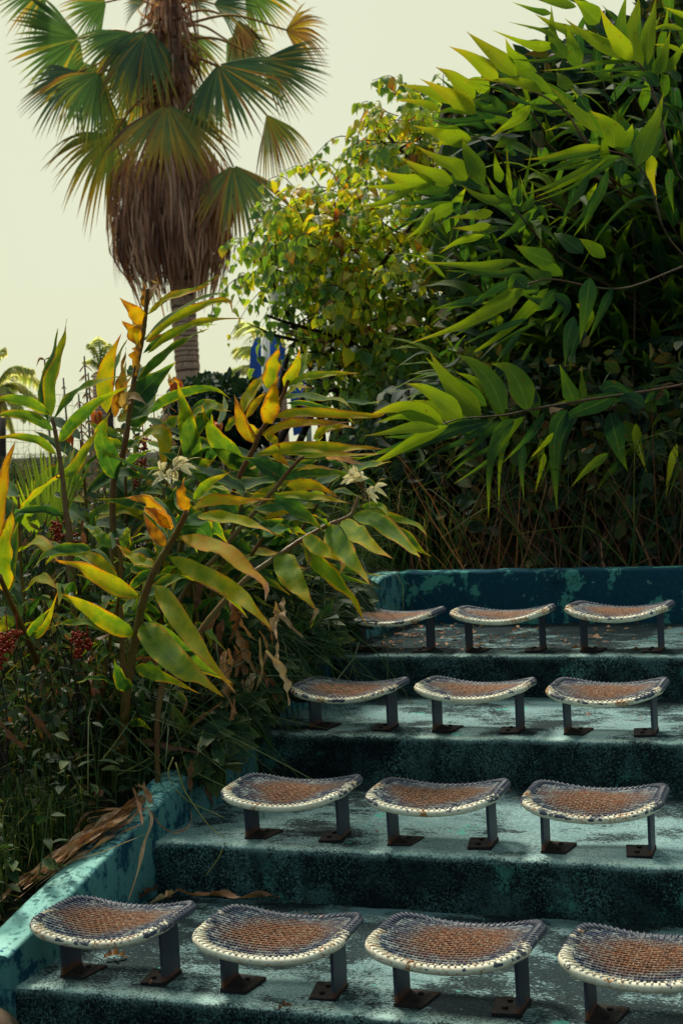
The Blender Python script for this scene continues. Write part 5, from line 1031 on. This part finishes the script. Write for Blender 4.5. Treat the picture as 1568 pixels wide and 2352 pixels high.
def berry_bush(label, x, y, D, r, clusters, seed, hang=True):
    rng = random.Random(seed); base = gbase(x, y+120, D); c = W(x, y, D); o = empty('berry_bush', base); tag(o, label, 'shrub', 'red berry shrubs on the bank')
    st = MB(); fo = MB()
    for i in range(16):
        e = c+rvec(rng)*r*rng.uniform(.5, 1.1); C = spline([base+Vector((rng.gauss(0, .05), rng.gauss(0, .05), 0)), (base+e)/2+rvec(rng)*.08, e], 10); tube(st, C, [.007-.005*k/10 for k in range(11)], 5)
        for k in range(26):
            p = C[rng.randint(4, 10)]+rvec(rng)*.10; d = (rvec(rng)+Vector((0, 0, -.25))).normalized(); s = rng.uniform(.035, .075)
            leaf_small(fo, p, d, (rvec(rng)+Vector((0, 0, .8))).normalized(), s, s*.38, rng.uniform(0, .45)+(.3 if rng.random() < .08 else 0), rng, heart=False)
    st.build('stems', M['branch'], o, origin=base); fo.build('foliage', M['nandina'], o, origin=base)
    for (bx, by, n, sx, sy) in clusters:
        mb = MB(); q = W(bx, by, D-r*.75)
        for i in range(n):
            t = rng.random(); p = W(bx+rng.gauss(0, sx)*(1.1-t*.7), by+(t-.5)*2*sy, D-r*.75+rng.gauss(0, .03))
            a = rng.uniform(.0055, .0075); ph = rng.random()
            vs = [p+Vector((0, 0, a))]+[p+Vector((a*.87*math.cos(k*1.2566+ph), a*.87*math.sin(k*1.2566+ph), a*.45)) for k in range(5)]+[p+Vector((a*.87*math.cos(k*1.2566+.63+ph), a*.87*math.sin(k*1.2566+.63+ph), -a*.45)) for k in range(5)]+[p-Vector((0, 0, a))]
            fs = []
            for k in range(5): l = (k+1) % 5; fs += [(0, 1+k, 1+l), (1+k, 6+k, 1+l), (1+l, 6+k, 6+l), (6+k, 11, 6+l)]
            mb.add(vs, fs)
        tube(mb, [q+Vector((0, 0, .10)), W(bx, by-sy, D-r*.75), W(bx, by+sy, D-r*.75)], .003, 4)
        mb.build('berry_cluster', M['berry'], o, origin=base)
berry_bush('berry shrub with one hanging cluster of scarlet berries left of the front ginger stems', 185, 1440, 5.75, .22, [(180, 1480, 70, 9, 30), (203, 1480, 34, 7, 12)], 71)
berry_bush('berry shrub with dark red berries at the left edge of the photo', -8, 1450, 5.6, .24, [(18, 1475, 60, 15, 22), (-5, 1510, 60, 12, 30), (40, 1452, 20, 8, 6)], 72)
berry_bush('berry shrub with scarlet berries below the small fan palm', 125, 1215, 6.9, .24, [(132, 1222, 80, 10, 24), (120, 1260, 40, 9, 14), (160, 1240, 30, 10, 14)], 73)
berry_bush('dusky berry shrub among the dry flower stalks behind the ginger', 320, 1060, 7.6, .3, [(325, 1075, 50, 10, 24), (330, 1020, 40, 9, 14), (305, 1110, 36, 9, 14), (355, 975, 30, 8, 12)], 74)
# small fan palm
def seedling():
    rng = random.Random(81); D = 6.9; base = gbase(110, 1260, D); o = empty('small_fan_palm', base); tag(o, 'small bright yellow green fan palm leaf standing by the left edge', 'small palm')
    H = W(118, 1250, D); A = (W(112, 1040, D+.05)-H).normalized(); S = A.cross(TOCAM).normalized(); mb = MB()
    fan(mb, H, A, S, (W(118, 1030, D)-H).length*1.05, .48, 16, .22, rng, droop=.0, cup=.3)
    f = mb.build('frond', M['seedling'], o, origin=base); mb = MB(); tube(mb, [base, (base+H)/2+Vector((.02, 0, 0)), H], [.012, .01, .008], 6); mb.build('petiole', M['petiole'], f, origin=base)
    H2 = W(85, 1240, D+.15); A = (W(45, 1110, D)-H2).normalized(); S = A.cross(TOCAM).normalized(); mb = MB(); fan(mb, H2, A, S, .34, .45, 9, .3, rng, droop=.05, cup=.3)
    mb.build('frond', M['seedling'], o, origin=base)
seedling()
# dry flower stalks
STK = [(108, 1060, 103, 826, 'pale dry flower stalk with a bent brown tip, leftmost of the stalks', .6), (150, 1010, 146, 868, 'dry flower stalk right behind the upright green ginger leaf', .5), (198, 1020, 194, 818, 'tallest dry flower stalk with shaggy seed heads left of the orange ginger', 1.2), (186, 1060, 181, 905, 'short dry flower stalk with shaggy brown seed heads', 1.3), (207, 1000, 203, 856, 'thin pale flower stalk beside the tallest stalk', .7), (390, 1080, 384, 900, 'dry flower stalk with drooping brown florets right of the tall ginger', 1.3), (398, 1090, 376, 945, 'dry flower stalk with a pointed cap of dead florets', 1.6)]
for i, (x0, y0, x1, y1, lab, sh_) in enumerate(STK):
    rng = random.Random(90+i); D = 8.0+.12*i; base = gbase(x0, y0, D); t = W(x1, y1, D); o = empty('dry_flower_stalk', base); tag(o, lab, 'dry stalk', 'dry flower stalks behind the ginger')
    C = spline([base, base.lerp(t, .5)+Vector((.015, 0, 0)), t], 24); mb = MB(); tube(mb, C, [.011-.006*k/24 for k in range(25)], 6); mb.build('stem', M['dry_stalk'], o, origin=base)
    mb = MB()
    for k in range(int(90*sh_)):
        u = rng.uniform(.35, 1); p = C[int(u*24)]; az = rng.random()*6.28; d = Vector((math.cos(az), math.sin(az), -.9)).normalized(); L = rng.uniform(.02, .05)*sh_
        leaf(mb, [p, p+d*L*.5+Vector((0, 0, .004)), p+d*L], .008, face=TOCAM, state=rng.uniform(0, .6), seg=3, rng=rng, prof=lambda t: 1-.6*t)
    if i == 0: leaf(mb, [t, t+Vector((-.03, 0, .005)), t+Vector((-.055, 0, -.04))], .014, face=TOCAM, state=.5, rng=rng); leaf(mb, [t, t+Vector((.04, 0, .01)), t+Vector((.075, 0, .012))], .008, face=TOCAM, state=.5, rng=rng)
    tube(mb, C[8:], .004, 4)
    mb.build('dead_florets', M['dead'], o, origin=base)
ORF = [(155, 985, 16, 34, 'drooping orange flower beside the bright green ginger stem'), (222, 945, 11, 22, 'orange withered flower behind the big blue green ginger leaf'), (404, 872, 14, 22, 'spiky orange flower in front of the palm trunk base'), (500, 970, 10, 18, 'small orange flower by the dark hedge')]
for i, (x, y, w, h, lab) in enumerate(ORF):
    rng = random.Random(110+i); D = 7.6; base = gbase(x, y+120, D); t = W(x, y, D); o = empty('orange_flower', base); tag(o, lab, 'flower', 'orange flowers on the bank')
    mb = MB(); tube(mb, spline([base, base.lerp(t, .6)+Vector((.03, 0, 0)), t], 10), .006, 5); mb.build('stem', M['dry_stalk'], o, origin=base); mb = MB()
    for k in range(26):
        dx = rng.uniform(-1, 1); p = t; e = W(x+dx*w, y+h*2*rng.uniform(.55, 1.)*(1-.35*dx*dx), D+rng.uniform(-.04, .04)); leaf(mb, [p, p.lerp(e, .5)+Vector((dx*.012, 0, .012)), e], .016, face=TOCAM, roll=rng.uniform(-.7, .7), state=rng.uniform(0, .8), seg=6, rng=rng, prof=prof_oval)
    mb.build('petals', M['orange_petal'], o, origin=base)
# feathery palms far left
def feather(label, crown, D, tips, seed, trunk_px, w=.05):
    rng = random.Random(seed); b = gbase(trunk_px[0], trunk_px[1], D); o = empty('feather_palm', b); tag(o, label, 'palm tree', 'feathery palms beyond the bank'); c = W(*crown, D)
    mb = MB(); tube(mb, [b, b.lerp(c, .5), c], [.14, .12, .1], 8); mb.build('trunk', M['trunk'], o, origin=b)
    for (tx, ty, dd) in tips:
        t = W(tx, ty, D+dd); L = (t-c).length; m_ = c.lerp(t, .5)+Vector((0, 0, L*.28)); C = spline([c, m_, t], 30); mb = MB(); tube(mb, C, [.016-.012*k/30 for k in range(31)], 4, attr=(.5, .5, .5, .6))
        for k in range(3, 31):
            T = (C[k]-C[k-1]).normalized(); S = perp(T); 
            for s in (-1, 1):
                for j in range(2):
                    l = L*.26*math.sin(math.pi*min(.98, (k+j*.5)/33))**.6*rng.uniform(.8, 1.1); d = (T*.6+S*s*.8+Vector((0, 0, -.5+rng.uniform(-.3, .1)))).normalized(); p = C[k]
                    leaf(mb, [p, p+d*l*.55, p+d*l-Vector((0, 0, l*.25))], w, face=(Vector((0, 0, 1))+rvec(rng)*.5), state=rng.uniform(0, 1), seg=3, rng=rng, prof=lambda t: 1-.8*t)
        mb.build('frond', M['feather'], o, origin=b)
feather('pale yellow feathery palm at the far left edge', (-20, 900), 17, [(100, 930, .2), (75, 850, 0), (60, 960, -.3), (10, 800, 0), (-60, 850, 0), (95, 880, .6), (30, 990, .2)], 121, (-20, 1060))
feather('feathery green palm showing its fronds left of the blue panel', (640, 900), 18, [(522, 855, 0), (545, 800, .3), (560, 740, .4), (700, 820, 0), (620, 760, .2), (530, 900, -.2)], 122, (640, 1010), .06)
feather('small dry feathery palm between the stalks and the orange ginger', (235, 860), 16, [(205, 790, 0), (225, 775, .2), (250, 790, .1), (265, 830, 0), (195, 830, .1), (212, 865, 0)], 123, (235, 1040), .035)
# fence
def fence():
    D = 13.; base = gbase(-60, 1100, D); o = empty('wire_fence', base); tag(o, 'thin wire mesh fence with a dark post at the left edge', 'fence')
    rng = random.Random(131)
    for x in (3, -260, 250, 470):
        mb = MB(); p = W(x, 1120, D); tube(mb, [Vector((p.x, p.y, gz(p.x, p.y)-.1)), W(x+2, 905 if x > 100 else 960, D)], .035, 8); mb.build('post', M['branch'], o, origin=base)
    mb = MB()
    for i in range(8):
        y = 905+i*27; tube(mb, [W(x, y+rng.uniform(-1, 1)+3*math.sin(x*.02), D) for x in range(-270, 480, 30)], .0022, 3, cap=False)
    for x in range(-268, 480, 14): tube(mb, [W(x+rng.uniform(-1, 1), 905, D), W(x, 1110, D)], .0014, 3, cap=False)
    mb.build('mesh', M['wire'], o, origin=base)
fence()
# blue panel structure with a white post
def slide():
    D = 16.; base = gbase(620, 1010, D); o = empty('blue_slide', base); tag(o, 'bright blue slide with a white post partly hidden behind the leafy climber', 'slide')
    def panel(P, th=.10):
        mb = MB(); q = [W(x, y, D) for x, y in P]; n = len(q); back = Vector(VIEW)*th
        mb.add(q+[p+back for p in q], [tuple(range(n))[::-1], tuple(range(n, 2*n))]+[(i, (i+1) % n, n+(i+1) % n, n+i) for i in range(n)]); return mb
    panel([(572, 862), (576, 800), (590, 772), (604, 782), (603, 860), (590, 868)]).build('side_panel', M['blue'], o, smooth=False, origin=base)
    panel([(616, 790), (640, 765), (655, 790), (652, 870), (618, 872)]).build('side_panel', M['blue'], o, smooth=False, origin=base)
    panel([(592, 905), (596, 870), (652, 872), (660, 905)]).build('side_panel', M['blue'], o, smooth=False, origin=base)
    panel([(664, 880), (702, 872), (704, 990), (674, 1000)]).build('chute', M['blue'], o, smooth=False, origin=base)
    mb = MB(); p = W(610, 1000, D-.1); tube(mb, [Vector((p.x, p.y, base.z)), W(609, 775, D-.1)], .045, 12); mb.build('post', M['white_post'], o, origin=base)
    mb = MB(); p = W(706, 1000, D-.1); tube(mb, [Vector((p.x, p.y, base.z)), W(706, 850, D-.1)], .03, 10); mb.build('post', M['white_post'], o, origin=base)
slide()
# far hill
def hill():
    mb = MB(); rng = random.Random(141); N = 60; vs = []
    for i in range(N+1):
        az = R(-75+110*i/N); d = Vector((math.sin(az), math.cos(az), 0)); h = 26+16*nz3(i*.11, 2, 3)+4*nz3(i*.5, 1, 1)
        if az > R(-12): h *= .75
        vs += [tuple(d*560+Vector((0, 0, 0))), tuple(d*640+Vector((0, 0, h*.7))), tuple(d*760+Vector((0, 0, h)))]
    fs = []
    for i in range(N):
        for k in range(2): a = i*3+k; fs.append((a, a+3, a+4, a+1))
    mb.add(vs, fs); tag(mb.build('hills', M['hill']), 'low far hills', kind='structure')
# ------------------------------------------------------------------ dead leaves on the walls and treads, rubble
def strip(parent, name, P, w, seed, st, mat='dead', base=None, sag=0., face=None, curl=.6):
    rng = random.Random(seed); mb = MB()
    leaf(mb, P, w, face=face or Vector((0, 0, 1)), roll=rng.uniform(-.4, .4), curl=curl*rng.uniform(-1, 1), state=st, prof=lambda t: (math.sin(3.14*min(1, t*.93+.05))**.8)*(.75+.25*math.sin(t*17+seed)), seg=24, fold=rng.uniform(.5, 1.2), wave=.22, rng=rng, wf=4)
    return mb.build(name, M[mat], parent, origin=base)
def rp(x, y, off): q = px_of('F', (x, y)); return Wramp(q[0], q[1], off)
hub = rp(570, 285, .03); bd = empty('dead_leaf_bundle', hub); tag(bd, 'bundle of long dry brown ginger leaves draped over the sloping aqua wall', 'dead leaves')
BND = [([(570, 280, .05), (480, 350, .05), (380, 440, .03), (280, 520, .02), (130, 600, .0), (-40, 720, .0)], 46, .35), ([(580, 300, .05), (520, 375, .04), (420, 440, .03), (330, 500, .02), (230, 560, .02)], 24, .55), ([(560, 300, .04), (470, 390, .03), (380, 425, .03), (360, 432, .03)], 30, .4), ([(560, 400, .03), (470, 440, .02), (390, 485, .02), (300, 540, .01), (180, 610, .0), (60, 700, .0)], 24, .3), ([(575, 310, .05), (470, 345, .06), (360, 375, .05), (350, 385, .04)], 10, .1), ([(565, 320, .06), (450, 340, .07), (355, 355, .06), (290, 440, .02), (230, 515, .0)], 16, .5), ([(560, 260, .05), (520, 330, .05), (440, 400, .04), (330, 470, .03), (240, 520, .02), (150, 570, .01)], 26, .5),
 ([(530, 250, .06), (545, 300, .07), (560, 360, .06), (568, 405, .05)], 20, .45), ([(575, 250, .06), (595, 290, .06), (600, 318, .05)], 30, .4), ([(540, 245, .05), (575, 255, .07), (595, 300, .05)], 26, .3), ([(580, 435, .01), (500, 470, .01), (400, 510, .01), (280, 550, .01), (140, 650, .0)], 7, .05), ([(585, 330, .04), (560, 345, .06), (470, 420, .03), (340, 510, .02)], 16, .7), ([(300, 520, .01), (200, 580, .01), (60, 650, .0), (-60, 760, .0)], 30, .25)]
for i, (P, w, st) in enumerate(BND): strip(bd, 'dry_leaf', [rp(*p) for p in P], w*.5767*5/FPX*1.3, 200+i, st-.05, base=hub)
rb = random.Random(222)
for i in range(22):
    a0, a1 = rb.uniform(-1, 1), rb.uniform(-1, 1); P = [(575+rb.uniform(-15, 15), 290+a0*18), (470+a0*20, 375+a1*24), (350+a1*25, 455+a0*26), (230+rb.uniform(-40, 40), 540+a1*24)]+([(90+a0*30, 640+a1*24)] if i % 2 else [])
    strip(bd, 'dry_leaf', [rp(x, y, .015+.05*rb.random()*(1-j*.2)) for j, (x, y) in enumerate(P)], rb.uniform(8, 26)*.5767*5/FPX*1.5, 600+i, rb.uniform(.0, .5), base=hub)
def fz(x, y, z): q = px_of('F', (x, y)); return Wz(q[0], q[1], z)
def fd(x, y, D): q = px_of('F', (x, y)); return W(q[0], q[1], D)
_q = px_of('F', (600, 330)); Dh = (rp(600, 330, .03)-EYEV).length/ray(*_q).length*.985
strip(bd, 'dry_leaf', [rp(585, 320, .04), fd(605, 378, Dh), fd(575, 470, Dh-.05), fd(550, 580, Dh-.12), fd(512, 700, Dh-.2)], 20*.5767*5/FPX, 230, .05, base=hub, face=TOCAM, curl=.2)
strip(bd, 'dry_leaf', [rp(595, 330, .04), fd(640, 400, Dh+.02), fd(690, 428, Dh+.05), fd(740, 415, Dh+.1), fd(765, 370, Dh+.2), fd(745, 310, Dh+.3)], 9*.5767*5/FPX, 231, .5, base=hub, face=TOCAM, curl=.2)
# single dead leaves hanging from the clump
HNG = [('brown dead leaf hanging down over the inside of the sloping wall', 'F', [(762, 140), (758, 190), (764, 280)], 34, .55), ('dark dead leaf curled onto the second step below the ginger', 'F', [(800, 150), (815, 230), (850, 330)], 34, .75)]
for i, (lab, c, P, w, st) in enumerate(HNG):
    D = 5.55+.1*i; o = strip(None, 'dead_leaf', [fd(x, y, D) for x, y in P], w*.5767*D/FPX, 240+i, st, base=fd(*P[0], D), face=TOCAM); tag(o, lab, 'dead leaf')
CL = [([(990, 330), (960, 420), (900, 490)], 40, .5, 5.9), ([(1060, 480), (1090, 560), (1140, 660)], 50, .3, 6.0), ([(1000, 420), (980, 520), (990, 610)], 60, .6, 6.1), ([(1050, 560), (1060, 640), (1050, 700)], 40, .7, 6.1), ([(840, 780), (800, 900), (740, 990)], 24, .4, 5.7), ([(1000, 790), (880, 880), (760, 980)], 22, .6, 5.7), ([(900, 200), (885, 300), (870, 400)], 50, .7, 6.2), ([(610, 960), (720, 980), (900, 1020)], 40, .6, 5.6), ([(1140, 640), (1200, 700), (1240, 790)], 50, .7, 6.1), ([(600, 600), (700, 590), (820, 560)], 70, .6, 5.7), ([(110, 810), (180, 890), (250, 980)], 40, .7, 5.6), ([(0, 880), (60, 950), (120, 1000)], 40, .6, 5.4), ([(1050, 780), (1040, 850), (1030, 880)], 30, .4, 5.7)]
for i, (P, w, st, D) in enumerate(CL):
    q = [W(*px_of('B', p), D) for p in P]; o = strip(None, 'dead_leaf', q, w*.5127*D/FPX, 260+i, st, base=q[0], face=TOCAM); tag(o, 'limp brown dead leaf caught among the ginger stems', 'dead leaf', 'dead leaves caught in the ginger clump')
rd = random.Random(280)
for i in range(26):
    bx, by = rd.uniform(860, 1260), rd.uniform(300, 760); D = rd.uniform(5.7, 6.1); L = rd.uniform(90, 260); a = rd.gauss(.12, .3)
    q = [W(*px_of('B', (bx+L*t*a+18*math.sin(t*5+i), by+L*t)), D+.05*math.sin(3*t+i)) for t in (0, .3, .6, 1)]
    o = strip(None, 'dead_leaf', q, rd.uniform(.018, .05), 700+i, rd.uniform(-.05, .7), base=q[0], face=TOCAM, curl=1.5); tag(o, 'limp straw brown dead leaf hanging over the sloping wall from the ginger', 'dead leaf', 'straw brown leaves hanging over the wall')
# strips lying at the back of the bottom tread
TS = [('long torn brown leaf strip lying along the back of the bottom step', [(700, 655), (770, 680), (850, 680), (950, 690), (1060, 684), (1115, 688)], 34, .35, 0.025), ('pale grey brown bark strip propped behind the first seat', [(600, 712), (655, 690), (714, 660)], 26, .1, .03), ('dark curled leaf in the corner under the side wall', [(555, 690), (590, 670), (630, 650)], 50, .8, .03)]
for i, (lab, P, w, st, z) in enumerate(TS):
    q = [fz(x, y, z+.015*(j % 2)) for j, (x, y) in enumerate(P)]; o = strip(None, 'dead_leaf', q, w*.5767*4.7/FPX*1.5, 290+i, st, base=q[0], curl=.4); tag(o, lab, 'dead leaf')
SM = [(0, 265, 2200, .035, 'curled brown leaf under the first seat on the bottom step'), (0, 262, 2170, .02, ''), (0, 345, 2258, .012, ''), (0, 1000, 2058, .014, ''), (0, 510, 2052, .016, ''), (0, 1548, 2185, .014, ''), (0, 655, 2315, .02, ''), (3, 918, 1475, .016, ''), (3, 945, 1462, .02, ''), (3, 880, 1480, .018, '')]
rl = random.Random(300)
for k, (ti, x, y, s, lab) in enumerate(SM):
    p = Wz(x, y, ZT[ti]+.006); az = rl.random()*6.28; d = Vector((math.cos(az), math.sin(az), .1)); o = strip(None, 'fallen_leaf', [p-d*s, p+Vector((0, 0, s*.3)), p+d*s], s*1.1, 301+k, rl.uniform(.3, .7), base=p)
    tag(o, lab or ('small brown leaf fallen on the bottom step' if ti == 0 else 'small brown leaf fallen on the top step'), 'fallen leaf', None if lab else ('small leaves on the bottom step' if ti == 0 else 'small leaves on the top step'))
def litter():
    rng = random.Random(310); mb = MB()
    for i in range(420):
        ti = rng.choice((3, 3, 3, 3, 2, 0, 1)); n0, n1 = NE[ti], NE[ti+1]
        if ti == 3: x = AL+abs(rng.gauss(0, .8)); y = rng.uniform(n0+.1, n1-.02)
        else: x = rng.uniform(AL, 1.); y = n1-abs(rng.gauss(0, .09))-.01 if rng.random() < .8 else rng.uniform(n0+.1, n1)
        p = Vector((x, y, ZT[ti]+.006+rng.random()*.01)); az = rng.random()*6.28; d = Vector((math.cos(az), math.sin(az), rng.uniform(-.1, .25))).normalized(); s = rng.uniform(.008, .03)*(1.5 if ti == 3 else 1)
        leaf_small(mb, p, d, (Vector((0, 0, 1))+rvec(rng)*.5).normalized(), s, s*rng.uniform(.3, .8), rng.uniform(.2, 1), rng, heart=False)
    o = mb.build('step_litter', M['dead'], origin=(-1, 7, .5)); tag(o, 'crumbs of dead leaf in the corners of the steps', 'litter', kind='stuff')
litter()
# twigs and grass stems hanging over the second step
def stems_over():
    rng = random.Random(320); T = [[(700, 150), (730, 250), (780, 330), (840, 410), (896, 450)], [(700, 258), (760, 310), (850, 350), (896, 372)], [(896, 470), (870, 530), (820, 600)], [(790, 195), (850, 225), (896, 245)], [(470, 200), (540, 165), (600, 130)], [(440, 180), (560, 180), (640, 120)], [(690, 130), (670, 190), (690, 240)]]
    for i, P in enumerate(T):
        D = 5.4 if i > 2 else 5.3; q = [fd(x, y, D-.05*j) for j, (x, y) in enumerate(P)]; mb = MB(); tube(mb, spline(q, 14), [.0035-.0022*k/14 for k in range(15)], 5, attr=(.5, .3, .5, .4 if i % 2 else .75)); o = mb.build('grass_stem', M['grass'], origin=q[0]); tag(o, 'thin grass stem hanging over the sloping wall', 'stem', 'thin stems hanging over the wall')
stems_over()
def rock():
    rng = random.Random(330); p = Wz(20, 2345, -.1); mb = MB(); n, m = 18, 10; vs = []
    for j in range(m+1):
        for i in range(n):
            a = i/n*6.283; b = -1.2+2.7*j/m; v = Vector((math.cos(a)*math.cos(b)*.16, math.sin(a)*math.cos(b)*.14, math.sin(b)*.13)); v *= 1+.3*nz3(v.x*9+3, v.y*9, v.z*9)+.1*nz3(v.x*30, v.y*30, v.z*30); vs.append(v+Vector((p.x-.03, p.y-.12, -.16)))
    mb.add(vs, [(j*n+i, j*n+(i+1) % n, (j+1)*n+(i+1) % n, (j+1)*n+i) for j in range(m) for i in range(n)]+[tuple(m*n+i for i in range(n))]); o = mb.build('rough_stone', M['rubble'], origin=p); tag(o, 'rough brown stone at the foot of the side wall in the bottom left corner', 'stone')
rock()
